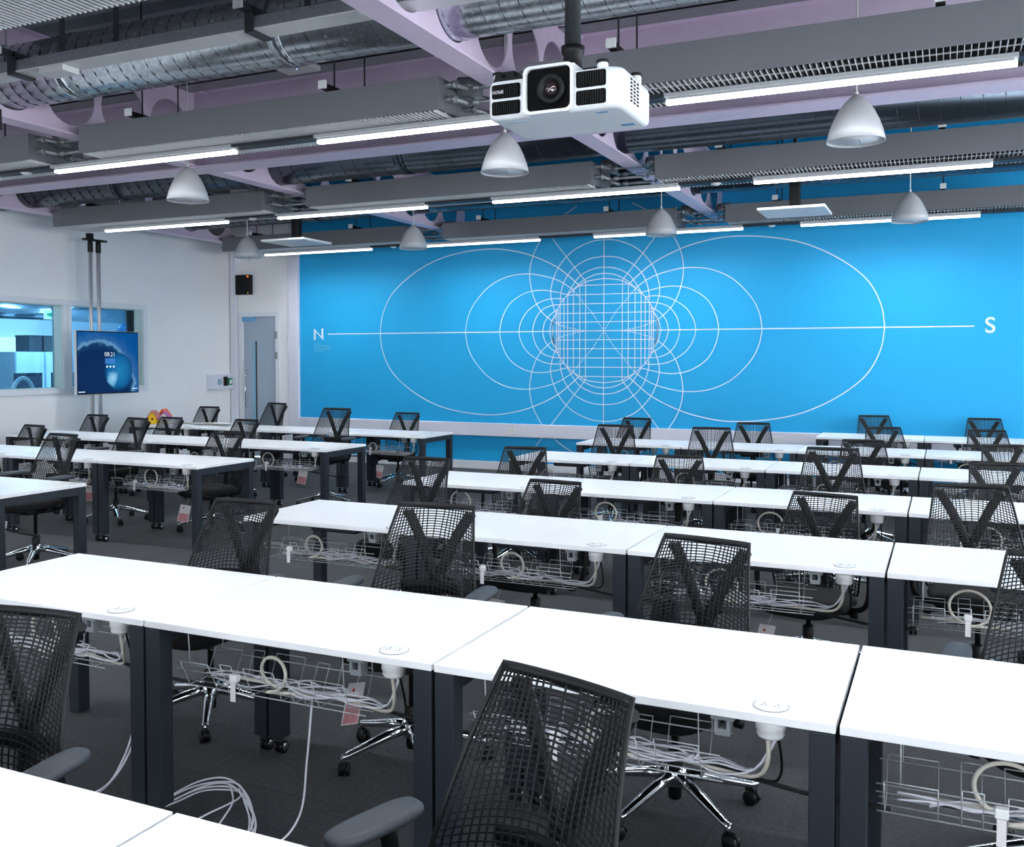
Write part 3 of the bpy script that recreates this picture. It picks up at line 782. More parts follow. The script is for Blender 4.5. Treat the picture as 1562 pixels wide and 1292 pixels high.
def frame_ring(outer, inner, y0, y1):
    m = MB(); n = len(outer)
    for y, flip in ((y0, 0), (y1, 1)):
        m.add([(p[0],y,p[1]) for p in outer]+[(p[0],y,p[1]) for p in inner], [(k,(k+1)%n,n+(k+1)%n,n+k) for k in range(n)])
    m.add([(p[0],y0,p[1]) for p in outer]+[(p[0],y1,p[1]) for p in outer], [(k,(k+1)%n,n+(k+1)%n,n+k) for k in range(n)])
    m.add([(p[0],y0,p[1]) for p in inner]+[(p[0],y1,p[1]) for p in inner], [(k,(k+1)%n,n+(k+1)%n,n+k) for k in range(n)])
    return m
lx0, lx1, lz0, lz1 = -0.115, 0.085, 0.006, 0.19
part('lens_bezel', frame_ring(rr(lx0-0.014,lx1+0.014,lz0-0.006,lz1+0.012,0.03), rr(lx0,lx1,lz0+0.006,lz1,0.024), -0.022, 0.02), M_pj, pj)
part('lens_recess', MB().prism(rr(lx0,lx1,lz0+0.006,lz1,0.024), -0.006, 0.005, 'XZ'), M_darkint, pj)
part('lens_hood', MB().box(lx0-0.012, lx1+0.012, -0.004, 0.18, PH-0.005, lz1+0.012, 0.006), M_pj, pj)
lens = part('lens', MB().lathe([(0.062,-0.006),(0.062,-0.03),(0.056,-0.034),(0.042,-0.032),(0.036,-0.018),(0.0,-0.018)], 40, (0.0,0,0.098), 'Y'), M_mesh, pj, 'grey ringed lens barrel')
lens.location = (0.0,0,0)
gl = bpy.data.materials.new('lens_glass'); gl.use_nodes = True
gb = gl.node_tree.nodes['Principled BSDF']; gb.inputs['Base Color'].default_value = (0.03,0.012,0.012,1); gb.inputs['Roughness'].default_value = 0.05; gb.inputs['Coat Weight'].default_value = 1
nz = gl.node_tree.nodes.new('ShaderNodeTexNoise'); nz.inputs['Scale'].default_value = 5
rp = gl.node_tree.nodes.new('ShaderNodeValToRGB'); rp.color_ramp.elements[0].color = (0.01,0.01,0.012,1); rp.color_ramp.elements[1].color = (0.05,0.02,0.02,1)
gl.node_tree.links.new(nz.outputs['Fac'], rp.inputs['Fac']); gl.node_tree.links.new(rp.outputs['Color'], gb.inputs['Base Color'])
part('lens_glass', MB().lathe([(0.0,-0.032),(0.018,-0.028),(0.036,-0.019)], 32, (0.0,0,0.098), 'Y'), gl, lens)
def vent(x0, x1, z0, z1, nm):
    v = part('vent', MB().prism(rr(x0,x1,z0,z1,0.009), -0.004, 0.004, 'XZ'), M_darkint, pj)
    f = MB(); x = x0+0.012
    while x < x1-0.006:
        f.box(x, x+0.004, -0.008, -0.004, z0+0.004, z1-0.004); x += 0.0105
    part('fins', f, M_mesh, v)
    return v
vent(-0.283, -0.15, 0.088, 0.148, 0)
vent(-0.283, -0.15, 0.018, 0.076, 0)
vent(0.105, 0.235, 0.092, 0.158, 0)
vent(0.105, 0.235, 0.02, 0.08, 0)
# maker's plate, upside down because the unit hangs upside down
bd = part('name_plate', MB().box(-0.278, -0.224, -0.0105, -0.008, 0.105, 0.124), M_darksteel, pj)
ob('lettering', text_mesh('EPSON', 0.0165, M_sock, 0.0004), bd, (-0.251, -0.0112, 0.1145), (PI/2, PI, 0))
part('terminal_cover', MB().prism([(-0.285,0),(-0.13,0),(-0.165,0.03),(-0.18,0.046),(-0.27,0.046)], 0.0, 0.13, 'XZ'), M_black, pj, loc=(0, 0.01, PH-0.014))
for x in (-0.235, -0.175): part('cover_screw', MB().lathe([(0.008,0.003),(0.008,0.01)], 12, (x,0,PH+0.015), 'Y'), M_darkint, pj)
for x, yy in ((-0.275, 0.05), (0.2, 0.06), (0.27, 0.30)):
    f = part('foot', MB().lathe([(0.024,-0.03),(0.024,0.025),(0.022,0.03)], 20, (x,yy,PH+0.0)), M_pj, pj)
    part('rubber_pad', MB().lathe([(0.027,0.03),(0.027,0.04),(0.02,0.043)], 20, (x,yy,PH)), M_black, f)
sv = MB()
for i in range(3):
    for j in range(7): sv.box(PW-0.002, PW+0.0015, 0.11+i*0.045, 0.135+i*0.045, 0.045+j*0.015, 0.053+j*0.015)
part('side_vent', sv, M_darkint, pj)
part('side_cover', MB().box(PW-0.004, PW+0.003, 0.23, 0.36, 0.03, 0.13, 0.004), M_pj, pj)
part('bottom_sticker', MB().box(0.17, 0.22, 0.06, 0.075, -0.001, 0.002), mat('blue_sticker', rgb(60,140,190), 0.5, noise=0.02, scale=30), pj)
part('bottom_sticker', MB().box(-0.24, -0.15, 0.07, 0.085, -0.001, 0.002), mat('pale_blue_print', rgb(170,205,228), 0.5, noise=0.02, scale=30), pj)
part('bottom_sticker', MB().box(0.2, 0.26, 0.30, 0.33, -0.001, 0.002), MATS['blue_sticker'], pj)
mt = thing('projector_mount', 'black ceiling pole and collar holding the white projector', 'mount', (-1.515, 3.98, 2.74+PH))
part('plate', MB().box(-0.13, 0.17, -0.09, 0.11, 0.003, 0.03, 0.005).box(0.06, 0.16, -0.07, 0.02, 0.03, 0.05), M_black, mt)
part('collar', MB().lathe([(0.042,0.03),(0.042,0.13),(0.05,0.14),(0.053,0.17),(0.048,0.172)], 24), M_black, mt)
part('pole', MB().lathe([(0.036,0.172),(0.036,ZC-2.74-PH)], 24), M_darksteel, mt)
part('cable', MB().tube(spline([(-0.035,-0.04,0.09),(-0.05,-0.055,0.05),(-0.03,-0.05,0.02)],5), 0.006, 6), M_cable, mt)

# ================================================================ WALL ITEMS
tv = thing('wall_screen', 'large screen showing a curling blue wave, on two chrome poles', 'screen', (-10.87, 10.0, 1.645))
TW, TH = 0.552, 0.447
part('housing', MB().box(-0.05, 0.0, -TW, TW, -TH, TH, 0.006), M_sock, tv)
part('bezel', MB().box(0.0, 0.004, -TW+0.004, TW-0.004, -TH+0.004, TH-0.004), M_black, tv)
ms = bpy.data.materials.new('wave_picture'); ms.use_nodes = True
nt = ms.node_tree; nt.nodes.remove(nt.nodes['Principled BSDF'])
tc = nt.nodes.new('ShaderNodeTexCoord'); sp = nt.nodes.new('ShaderNodeSeparateXYZ')
nt.links.new(tc.outputs['Object'], sp.inputs[0])
def mth(op, a, b=None, c=None):
    n = nt.nodes.new('ShaderNodeMath'); n.operation = op
    for i, q in enumerate((a, b, c)):
        if q is None: continue
        if isinstance(q, (int, float)): n.inputs[i].default_value = q
        else: nt.links.new(q, n.inputs[i])
    return n.outputs[0]
nzt = nt.nodes.new('ShaderNodeTexNoise'); nzt.inputs['Scale'].default_value = 9; nzt.inputs['Detail'].default_value = 8
nt.links.new(tc.outputs['Object'], nzt.inputs['Vector'])
nd = mth('MULTIPLY', mth('SUBTRACT', nzt.outputs['Fac'], 0.5), 0.5)
U = mth('DIVIDE', sp.outputs['Y'], TW); V = mth('DIVIDE', sp.outputs['Z'], TH)
# outer crest ellipse: centre (.0,-.55) radius (.80,1.30)
e1 = mth('SQRT', mth('ADD', mth('POWER', mth('DIVIDE', mth('ADD', U, 0.35), 1.2), 2), mth('POWER', mth('DIVIDE', mth('ADD', V, 0.72), 1.42), 2)))
e1 = mth('ADD', e1, mth('MULTIPLY', nd, 0.5))
# barrel ellipse: centre (.33,-.35) radius (.52,.72)
e2 = mth('SQRT', mth('ADD', mth('POWER', mth('DIVIDE', mth('SUBTRACT', U, 0.33), 0.47), 2), mth('POWER', mth('DIVIDE', mth('ADD', V, 0.28), 0.62), 2)))
e2 = mth('ADD', e2, mth('MULTIPLY', nd, 0.25))
e3 = mth('SQRT', mth('ADD', mth('POWER', mth('DIVIDE', mth('SUBTRACT', U, 0.12), 0.2), 2), mth('POWER', mth('DIVIDE', mth('ADD', V, 0.5), 0.3), 2)))
e3 = mth('ADD', e3, mth('MULTIPLY', nd, 1.6))
def ramp(fac, els):
    r = nt.nodes.new('ShaderNodeValToRGB'); cr = r.color_ramp
    while len(cr.elements) < len(els): cr.elements.new(0.5)
    for e, (p, c) in zip(cr.elements, els): e.position = p; e.color = c
    nt.links.new(fac, r.inputs['Fac']); return r.outputs['Color']
def scaled(x, s): return mth('MULTIPLY', x, s)
base = ramp(scaled(e1, 0.5), [(0.0, rgb(16,44,88)), (0.40, rgb(14,42,84)), (0.455, rgb(20,60,100)), (0.485, rgb(96,145,185)), (0.52, rgb(40,92,150)), (0.62, rgb(10,76,140)), (1.0, rgb(4,60,124))])
bar = ramp(scaled(e2, 0.5), [(0.0, rgb(34,118,170)), (0.35, rgb(20,96,150)), (0.5, rgb(14,60,106))])
fo = ramp(scaled(e3, 0.5), [(0.0, rgb(150,200,224)), (0.3, rgb(100,165,205)), (0.5, rgb(20,96,150))])
def mixc(f, a, b):
    n = nt.nodes.new('ShaderNodeMixRGB'); nt.links.new(f, n.inputs['Fac']); nt.links.new(a, n.inputs['Color1']); nt.links.new(b, n.inputs['Color2']); return n.outputs['Color']
def less(x, t, soft):
    n = nt.nodes.new('ShaderNodeMapRange'); n.inputs['From Min'].default_value = t-soft; n.inputs['From Max'].default_value = t+soft
    n.inputs['To Min'].default_value = 1; n.inputs['To Max'].default_value = 0; nt.links.new(x, n.inputs['Value']); return n.outputs['Result']
c1 = mixc(less(e2, 0.97, 0.06), base, bar); c2 = mixc(mth('MULTIPLY', less(e3, 0.9, 0.25), less(e2, 0.97, 0.05)), c1, fo)
em = nt.nodes.new('ShaderNodeEmission'); em.inputs['Strength'].default_value = 0.85
nt.links.new(c2, em.inputs['Color']); nt.links.new(em.outputs[0], nt.nodes['Material Output'].inputs['Surface'])
scr = part('display', MB().box(0.004, 0.006, -TW+0.014, TW-0.012, -TH+0.02, TH-0.02), ms, tv)
M_txt = emit('screen_white', (0.8,0.92,1,1), 0.9)
def on_screen(s, size, y, z, nm='lettering', off=0.0):
    return ob(nm, text_mesh(s, size, M_txt, 0.0003, offset=off), scr, (0.0065, y, z), (PI/2, 0, PI/2))
on_screen('08:21', 0.088, 0.02, 0.115, off=-0.0015)
part('notice_panel', MB().box(0.006, 0.0066, -0.065, 0.115, -0.02, 0.06), emit('screen_blue', rgb(56,120,190), 0.8), scr)
for k in range(3): part('icon', MB().box(0.006, 0.0068, -0.045+k*0.06, -0.02+k*0.06, -0.07, -0.045), M_txt, scr)
part('caption_line', MB().box(0.006, 0.0068, -0.53, -0.42, -0.413, -0.403), M_txt, scr)
part('caption_line', MB().box(0.006, 0.0068, 0.42, 0.52, -0.385, -0.377), M_txt, scr)
pl = thing('pole_stand', 'pair of floor to ceiling chrome poles carrying the wave screen', 'stand', (-10.98, 9.87, 0))
for yy in (-0.065, 0.075):
    q = part('pole', MB().lathe([(0.027,0.01),(0.027,3.3)], 16, (0,yy,0)), mat('satin_aluminium', rgb(205,210,216), 0.35, 0.55, noise=0.03, scale=30), pl)
    part('pole_clamp', MB().lathe([(0.034,3.2),(0.036,3.22),(0.036,3.33),(0.03,3.36)], 16, (0,yy,0)), M_black, q)
    part('floor_plate', MB().lathe([(0.06,0),(0.06,0.01)], 20, (0,yy,0)), M_black, q)
part('head_bracket', MB().box(-0.04, 0.04, -0.17, 0.2, 3.36, 3.385).box(-0.03, 0.03, -0.11, -0.03, 3.385, 3.46), M_black, pl)
part('mount_plate', MB().box(0.025, 0.06, -0.2, 0.2, 1.45, 1.8), M_black, pl)

sk = thing('wall_speaker', 'black square box mounted on the wall above the door', 'speaker', (-11.04, YB, 2.97))
part('cabinet', MB().box(-0.155, 0.155, -0.09, -0.001, -0.17, 0.17, 0.006), M_black, sk)
part('grille', MB().box(-0.145, 0.145, -0.094, -0.09, -0.16, 0.16), M_seat, sk)
part('indicator', MB().box(0.1, 0.14, -0.097, -0.094, 0.125, 0.15), emit('orange_led', (1,0.15,0.03,1), 1.2), sk)
part('indicator', MB().box(0.115, 0.13, -0.097, -0.094, -0.15, -0.135), emit('yellow_led', (0.7,0.8,0.05,1), 0.8), sk)
ct = thing('control_trunking', 'white wall trunking with switch, card reader and green button near the door', 'control panel', (XL, 12.83, 1.3))
part('box', MB().box(0.001, 0.07, -0.32, 0.30, -0.125, 0.125, 0.01), M_trunk, ct)
part('switch_plate', MB().box(0.07, 0.076, -0.12, -0.03, -0.05, 0.05, 0.002), mat('pale_blue_switch', rgb(140,170,190), 0.4, noise=0.05, scale=60), ct)
part('card_reader', MB().box(0.07, 0.1, 0.02, 0.1, -0.07, 0.09, 0.006), M_black, ct)
part('release_button', MB().box(0.07, 0.1, 0.13, 0.22, -0.06, 0.06, 0.005), mat('green_box', rgb(20,140,100), 0.4, noise=0.03, scale=40), ct)
part('button_label', MB().box(0.1, 0.102, 0.145, 0.2, -0.035, 0.03), M_sock, ct)
for z, lb in ((2.70, 'upper white switch plate on the corner trunking'), (2.40, 'middle white switch plate on the corner trunking'), (2.26, 'lower white switch plate on the corner trunking')):
    t = thing('switch_plate', lb, 'switch', (-11.265, YB-0.06, z), 0, 'switches by the door')
    part('plate', MB().box(-0.035, 0.035, -0.012, 0, -0.06, 0.06, 0.003), M_sock, t)
    part('rocker', MB().box(-0.012, 0.012, -0.016, -0.012, -0.02, 0.02), M_sock, t)
for x, lb in ((-5.97, 'double wall socket on the dado trunking left of the middle desks'), (-8.0, 'double wall socket on the dado trunking behind the left desks'), (-2.05, 'double wall socket on the dado trunking behind the right desks')):
    t = thing('wall_socket', lb, 'socket', (x, YB-0.055, 0.61), 0, 'dado sockets')
    part('plate', MB().box(-0.073, 0.073, -0.01, 0, -0.043, 0.043, 0.002), M_sock, t)
    for sx in (-0.035, 0.035):
        part('outlet', MB().box(sx-0.003, sx+0.003, -0.012, -0.01, 0.008, 0.018).box(sx-0.016, sx-0.008, -0.012, -0.01, -0.016, -0.011).box(sx+0.008, sx+0.016, -0.012, -0.01, -0.016, -0.011), M_brk, t)

# ================================================================ DESKS
DW, DD, DZT = 1.2, 0.76, 0.76
LW = 0.066
def tabletop_mesh():
    return MB().box(0.005, DW-0.005, 0, DD, DZT-0.025, DZT, 0.0025).mesh('tabletop', M_white)
def leg_mesh(foot):
    m = MB().box(-LW/2, LW/2, -LW/2, LW/2, 0.075 if foot == 'castor' else 0.004, DZT-0.028, 0.003)
    return m.mesh('leg', M_leg)
def castor_mesh():
    m = MB()
    m.tube([(0,0,0.076),(0,0,0.045)], 0.008, 8)
    for s in (-1, 1): m.lathe([(0.0,s*0.004),(0.024,s*0.004),(0.028,s*0.008),(0.028,s*0.018),(0.022,s*0.022),(0.0,s*0.022)], 18, (0,0.012,0.028), 'X')
    m.box(-0.02, 0.02, -0.012, 0.0, 0.04, 0.062, 0.004)
    return m.mesh('castor', M_black)
def castor_cap_mesh():
    m = MB()
    for s in (-1, 1): m.lathe([(0.0,s*0.0225),(0.017,s*0.0225),(0.019,s*0.02)], 16, (0,0.012,0.028), 'X')
    return m.mesh('wheel_cap', M_chrome)
def siderail_mesh():
    return MB().box(-LW/2, LW/2, LW+0.004, DD-LW-0.006, DZT-0.085, DZT-0.028, 0.003).mesh('side_rail', M_leg)
def backrail_mesh():
    return MB().box(LW+0.01, DW-LW-0.01, 0.42, 0.46, DZT-0.065, DZT-0.027).mesh('cross_rail', M_leg)
def basket_mesh():
    m = MB(); x0, x1 = 0.09, DW-0.32; zt, zb = DZT-0.165, DZT-0.255; yc = 0.16
    sec = [(-0.085, zt), (-0.045, zb), (0.045, zb), (0.085, zt)]
    for yy, z in sec + [(0, zb)]: m.tube([(x0, yc+yy, z), (x1, yc+yy, z)], 0.0022, 5)
    m.tube([(x0, yc-0.088, zt-0.02), (x1, yc-0.088, zt-0.02)], 0.0018, 5)
    x = x0+0.02; k = 0
    while x < x1-0.02:
        w = 0.05 if k % 2 else 0.13
        h = 0.022 if k % 3 else 0.012
        for xx in (x, min(x+w, x1)):
            m.tube([(xx, yc-0.095, zt+h), (xx, yc-0.045, zb), (xx, yc+0.045, zb), (xx, yc+0.095, zt+h)], 0.0019, 5)
        for s in (-1, 1): m.tube([(x, yc+s*0.095, zt+h), (min(x+w, x1), yc+s*0.095, zt+h)], 0.0019, 5)
        x += w+0.055; k += 1
    for xx in (x0+0.06, x1-0.06):
        for s in (-1, 1): m.tube([(xx, yc+s*0.085, zt), (xx, yc+s*0.095, DZT-0.026)], 0.0022, 5)
    return m.mesh('cable_basket', M_wire)
SX, SY = DW-0.18, 0.068
def socket_mesh():
    m = MB().lathe([(0.0,DZT+0.004),(0.04,DZT+0.004),(0.046,DZT+0.003),(0.048,DZT+0.0)], 28, (SX,SY,0))
    return m.mesh('desk_socket', M_sock)
def socketdetail_mesh():
    m = MB()
    for dx in (-0.018, 0.018):
        m.box(SX+dx-0.002, SX+dx+0.002, SY+0.004, SY+0.011, DZT+0.004, DZT+0.005)
        m.box(SX+dx-0.008, SX+dx-0.003, SY-0.01, SY-0.007, DZT+0.004, DZT+0.005).box(SX+dx+0.003, SX+dx+0.008, SY-0.01, SY-0.007, DZT+0.004, DZT+0.005)
    return m.mesh('socket_holes', M_brk)
def housing_mesh():
    return MB().lathe([(0.0,DZT-0.085),(0.033,DZT-0.083),(0.038,DZT-0.075),(0.038,DZT-0.06),(0.041,DZT-0.058),(0.041,DZT-0.026)], 24, (SX,SY,0)).mesh('socket_housing', M_sock)
def bracket_mesh():
    x = SX-0.125
    return MB().box(x-0.032, x+0.032, 0.03, 0.085, DZT-0.045, DZT-0.026).box(x-0.022, x-0.013, 0.028, 0.07, DZT-0.078, DZT-0.045).box(x-0.022, x+0.022, 0.03, 0.075, DZT-0.09, DZT-0.07, 0.003).box(x+0.012, x+0.022, 0.028, 0.07, DZT-0.078, DZT-0.045).mesh('cable_clip', M_brk)
def psu_mesh():
    return MB().box(0.42, 0.74, 0.1, 0.3, DZT-0.07, DZT-0.026, 0.012).mesh('under_desk_box', M_leg)
DESKS = {}
def desk(block, row, k, x, y, n, lf, rt, label):
    t = thing('desk', label, 'desk', (x, y, 0), 0, f'desks of the {block} block')
    ob('tabletop', cached('top', tabletop_mesh), t)
    for sx, foot in ((LW/2+0.006, lf), (DW-LW/2-0.006, rt)):
        for sy in (LW/2+0.003, DD-LW/2-0.004):
            l = ob('leg', cached('leg'+foot, lambda: leg_mesh(foot)), t, (sx, sy, 0))
            if foot == 'castor':
                ob('castor', cached('castor', castor_mesh), l); ob('wheel_cap', cached('ccap', castor_cap_mesh), l)
        ob('side_rail', cached('srail', siderail_mesh), t, (sx, 0, 0))
    ob('cross_rail', cached('brail', backrail_mesh), t)
    ob('cable_basket', cached('bask', basket_mesh), t)
    s = ob('desk_socket', cached('sock', socket_mesh), t); ob('socket_rim', cached('srim', lambda: MB().tube([(SX+0.0475*math.cos(k*PI/16), SY+0.0475*math.sin(k*PI/16), DZT+0.001) for k in range(32)], 0.0016, 4, closed=True).mesh('socket_rim', M_brk)), s); ob('socket_holes', cached('sockd', socketdetail_mesh), s)
    ob('socket_housing', cached('hous', housing_mesh), t)
    ob('cable_clip', cached('clip', bracket_mesh), t)
    ob('under_desk_box', cached('psu', psu_mesh), t)
    DESKS[(block, row, k)] = (x, y)
    return t
RX = {0: (0.742, -1.46), 1: (2.572, -1.442), 2: (4.512, -1.428), 3: (6.306, -1.398), 4: (8.238, -1.384), 5: (10.021, -1.369), 6: (11.93, -1.413)}
RK = {0: (-2, 1), 1: (-2, 2), 2: (-2, 2), 3: (-2, 2), 4: (-2, 2), 5: (-2, 2), 6: (0, 2)}
LXR = {1: (4.48, -5.935), 2: (6.42, -5.942), 3: (8.149, -5.822), 4: (10.02, -5.728)}
LK = {1: 2, 2: 4, 3: 4, 4: 4}
def rowname(block, row):
    if block == 'right':
        return ['cropped nearest row', 'first full row', 'second full row', 'third full row', 'fourth full row', 'fifth full row', 'last row'][row]
    return ['', 'nearest row', 'second row', 'third row', 'farthest row'][row]
DESKLAB = {}
for row, (y, x0) in RX.items():
    a, b = RK[row]
    for i, k in enumerate(range(a, b)):
        n = b-a
        lb = f'white desk, {ORD[i]} from left in the {rowname("right", row)} of the right block'
        DESKLAB[('right', row, i)] = f'{ORD[i]} desk from left, {rowname("right", row)}, right block'
        desk('right', row, i, x0+k*DW, y, n, 'plain' if i == 0 else 'castor', 'castor', lb)
for row, (y, xr) in LXR.items():
    n = LK[row]
    for i in range(n):
        lb = f'white desk, {ORD[n-1-i]} from right in the {rowname("left", row)} of the left block'
        DESKLAB[('left', row, i)] = f'{ORD[n-1-i]} desk from right, {rowname("left", row)}, left block'
        desk('left', row, i, xr-(n-i)*DW, y, n, 'plain' if i == 0 else 'castor', 'plain' if i == n-1 else 'castor', lb)

# ---------------------------------------------------------------- cables at the desks
def cables(key, idx):
    x, y = DESKS[key]; lab = DESKLAB[key]
    q = random.Random(idx*17+3)
    zb = DZT-0.25; yb = y+0.16
    sx, sy = x+SX, y+SY
    # beige supply cable: socket housing -> basket -> loop
    lx = x+0.42+q.uniform(-0.08, 0.12); lr = q.uniform(0.055, 0.085)
    p = [(sx-0.008, sy, DZT-0.08), (sx-0.012, sy+0.02, DZT-0.17), (sx-0.06, sy+0.06, zb+0.02), (sx-0.2, yb, zb+0.012), (lx+0.2, yb+0.01, zb+0.014)]
    for t in range(0, 15):
        an = -PI/2 + t/14*2*PI
        p.append((lx+lr*1.1*math.cos(an), yb-0.05+0.004*t, zb+0.02+lr+lr*math.sin(an)))
    p += [(lx-0.07, yb+0.02, zb+0.022), (lx-0.2, yb+0.03, zb+0.02)]
    o = tag(ob('power_cable', MB().tube(spline(p, 4), 0.0065, 6).mesh('power_cable', M_beige)), f'beige cable looped under {lab}', 'cable', 'beige desk cables')
    # white data cables
    m = MB()
    for s in range(4):
        ph = q.uniform(0, 6)
        pts = []
        L0, L1 = x+0.12+q.uniform(0, 0.1), x+DW-0.34
        for t in range(9):
            u = t/8
            pts.append((L0+(L1-L0)*u, yb+0.03*math.sin(ph+u*7+s)+0.004*s, zb+0.008+0.018*abs(math.sin(ph*2+u*9))+0.004*s))
        pts.append((sx-0.05, sy+0.04, zb+0.05)); pts.append((sx+0.012+0.003*s, sy+0.01, DZT-0.08))
        m.tube(spline(pts, 4), 0.0034, 5)
    # coiled surplus lying in the basket
    cx = x+0.60+q.uniform(-0.05, 0.08)
    for s in range(3):
        rr_ = [(cx+(0.11+0.012*s)*math.cos(t*PI/8+s), yb+(0.032+0.006*s)*math.sin(t*PI/8+s), zb+0.02+0.01*s+0.008*math.sin(t+s)) for t in range(16)]
        m.tube(spline(rr_, 3, True), 0.0036, 5, closed=True)
    tag(ob('data_cables', m.mesh('data_cables', M_cable)), f'white cables coiled under {lab}', 'cable', 'white desk cables')
    m = MB()
    for s in range(2):
        pts = [(sx+0.02, sy+0.0, DZT-0.08), (sx+0.025, sy+0.03, DZT-0.19), (sx-0.02, sy+0.07, zb+0.01), (sx-0.18, yb+0.03, zb+0.008+0.007*s)]
        for t in range(1, 7): pts.append((sx-0.18-t*0.1, yb+0.03+0.01*math.sin(t*2+s), zb+0.008+0.007*s))
        m.tube(spline(pts, 4), 0.004, 5)
    pts = [(sx-0.35, yb+0.05, zb+0.012), (sx-0.1, yb+0.06, zb-0.02), (sx+0.1, yb+0.08, zb-0.05), (sx+0.3, yb+0.08, zb-0.05)]
    for s in range(2): m.tube(spline([(a, b+0.012*s, c-0.01*s) for a, b, c in pts], 5), 0.0045, 5)
    tag(ob('black_cables', m.mesh('black_cables', M_blackc)), f'black cables hanging under {lab}', 'cable', 'black desk cables')
    # plug with a hanging white tag
    a = thing('plug', f'white tagged plug under {lab}', 'plug', (x+0.33+q.uniform(-0.05, 0.1), yb-0.105, zb+0.03), 0, 'white plugs in the baskets')
    part('plug_body', MB().box(-0.016, 0.016, -0.01, 0.014, 0.028, 0.055, 0.004), M_sock, a)
    part('paper_tag', MB().box(-0.011, 0.011, -0.009, -0.007, -0.04, 0.028), M_tag, a)
idx = 0
for key in DESKS:
    b, r, i = key
    if b == 'right' and r == 0: continue
    idx += 1
    cables(key, idx)

# ---------------------------------------------------------------- floor cables in the foreground
def floorcable(pts, label, r=0.0042, n=1):
    m = MB()
    for s in range(n):
        m.tube(spline([(a+0.006*s, b+0.02*s*math.sin(k*1.7), max(c, r)+0.009*s) for k, (a, b, c) in enumerate(pts)], 8), r, 6)
    return tag(ob('floor_cable', m.mesh('floor_cable', M_cable)), label, 'cable')
fq = random.Random(5)
m = MB()
for k in range(5):
    j = lambda a: fq.uniform(-a, a)
    m.tube(spline([(-2.72+j(.03),2.60+j(.02),0.004), (-2.66+j(.02),2.72+j(.01),0.02+0.006*k), (-2.58+j(.02),2.80,0.05+0.008*k), (-2.46+j(.03),2.83,0.06+0.01*k), (-2.35+j(.02),2.79,0.045+0.008*k), (-2.26+j(.02),2.70,0.02+0.004*k), (-2.19+j(.03),2.58,0.006), (-2.12+j(.05),2.42,0.004)], 9), 0.0034, 6)
for k in range(2):
    m.tube(spline([(-2.47+0.04*k,2.83,0.07), (-2.40,2.76+0.03*k,0.055), (-2.37-0.09*k,2.66,0.03), (-2.33-0.16*k,2.52,0.006), (-2.25-0.2*k,2.35,0.004)], 9), 0.0034, 6)
tag(ob('floor_cable', m.mesh('floor_cable', M_cable)), 'looped white cables rising off the carpet in the front aisle', 'cable')
floorcable([(-2.02,2.74,0.52),(-2.03,2.72,0.3),(-2.05,2.7,0.1),(-2.12,2.62,0.01),(-2.3,2.5,0.004),(-2.6,2.3,0.004)], 'white cable dropping from the basket to the carpet in front aisle')
floorcable([(-3.05,2.95,0.3),(-2.98,2.80,0.12),(-3.0,2.66,0.01),(-3.25,2.55,0.004),(-3.5,2.5,0.004)], 'two white cables curving on the carpet beside the left chair', n=2)
floorcable([(-1.46,2.66,0.25),(-1.5,2.6,0.1),(-1.55,2.45,0.01),(-1.7,2.35,0.004),(-2.05,2.40,0.004)], 'white cable on the carpet behind the front chair arm', n=1)

# ================================================================ CHAIRS
def SURF(u, v):
    if v < 0.25: hw = 0.232 + (0.250-0.232)*(v/0.25)
    else:
        s = (v-0.25)/0.75; hw = 0.250 + (0.180-0.250)*s
    z = 0.425 + 0.522*v + 0.03*(1-u*u)*math.sin(PI*min(1, v*1.15))*(1-v)
    y = 0.155 + 0.13*v**1.7 + 0.03*math.exp(-((v-0.0)/0.12)**2) - (0.06*(1-v)**0.8+0.012)*(u*u)
    x = hw*u
    return Vector((x, y, z))
def lattice_mesh():
    m = MB(); NC, NR = 24, 34
    def U(c, v):
        u = -1 + 2*c/NC
        w = v**1.5
        s = math.copysign(abs(u)**(1-0.42*w), u) if u else 0
        return s
    r = 0.0029
    for c in range(NC+1):
        if c in (0, NC): continue
        m.tube([SURF(U(c, k/26), k/26) for k in range(27)], r, 4, 0.8, up=(0,1,0))
    for j in range(1, NR):
        v = (j/NR)**0.88
        pts = []
        for k in range(19):
            u = -1+2*k/18
            vv = v + 0.085*(1-abs(u)**1.7)*math.sin(PI*v)
            pts.append(SURF(u, min(1, vv)))
        m.tube(pts, r, 4, 0.8, up=(0,1,0))
    return m.mesh('lattice', M_mesh, fix=False)
def rim_mesh():
    m = MB()
    loop = [SURF(-1, k/20) for k in range(20)] + [SURF(-1+2*k/12, 1) for k in range(13)] + [SURF(1, 1-k/20) for k in range(1, 21)] + [SURF(1-2*k/12, 0) for k in range(1, 12)]
    m.tube(loop, 0.0062, 6, closed=True)
    top = [SURF(-0.985+1.97*k/12, 0.985) for k in range(13)]
    m.tube(top, 0.0125, 6, 0.4, up=(0,1,0))
    return m.mesh('backrest', M_mesh, fix=False)
def tower_mesh():
    m = MB()
    m.tube(spline([(0,0.10,0.345),(0,0.20,0.36),(0,0.248,0.44),(0,0.262,0.55),(0,0.268,0.64)], 6), 0.036, 8, 0.55, up=(0,1,0))
    for s in (-1, 1):
        m.tube(spline([(0.008*s,0.268,0.61),(0.035*s,0.271,0.68),(0.09*s,0.284,0.80),(0.142*s,0.299,0.89),(0.152*s,0.300,0.908)], 6), [0.026]*24+[0.022], 8, 0.5, up=(0,1,0))
        m.tube([(0.152*s,0.30,0.895),(0.168*s,0.292,0.905)], 0.015, 8)
    return m.mesh('y_tower', M_black)
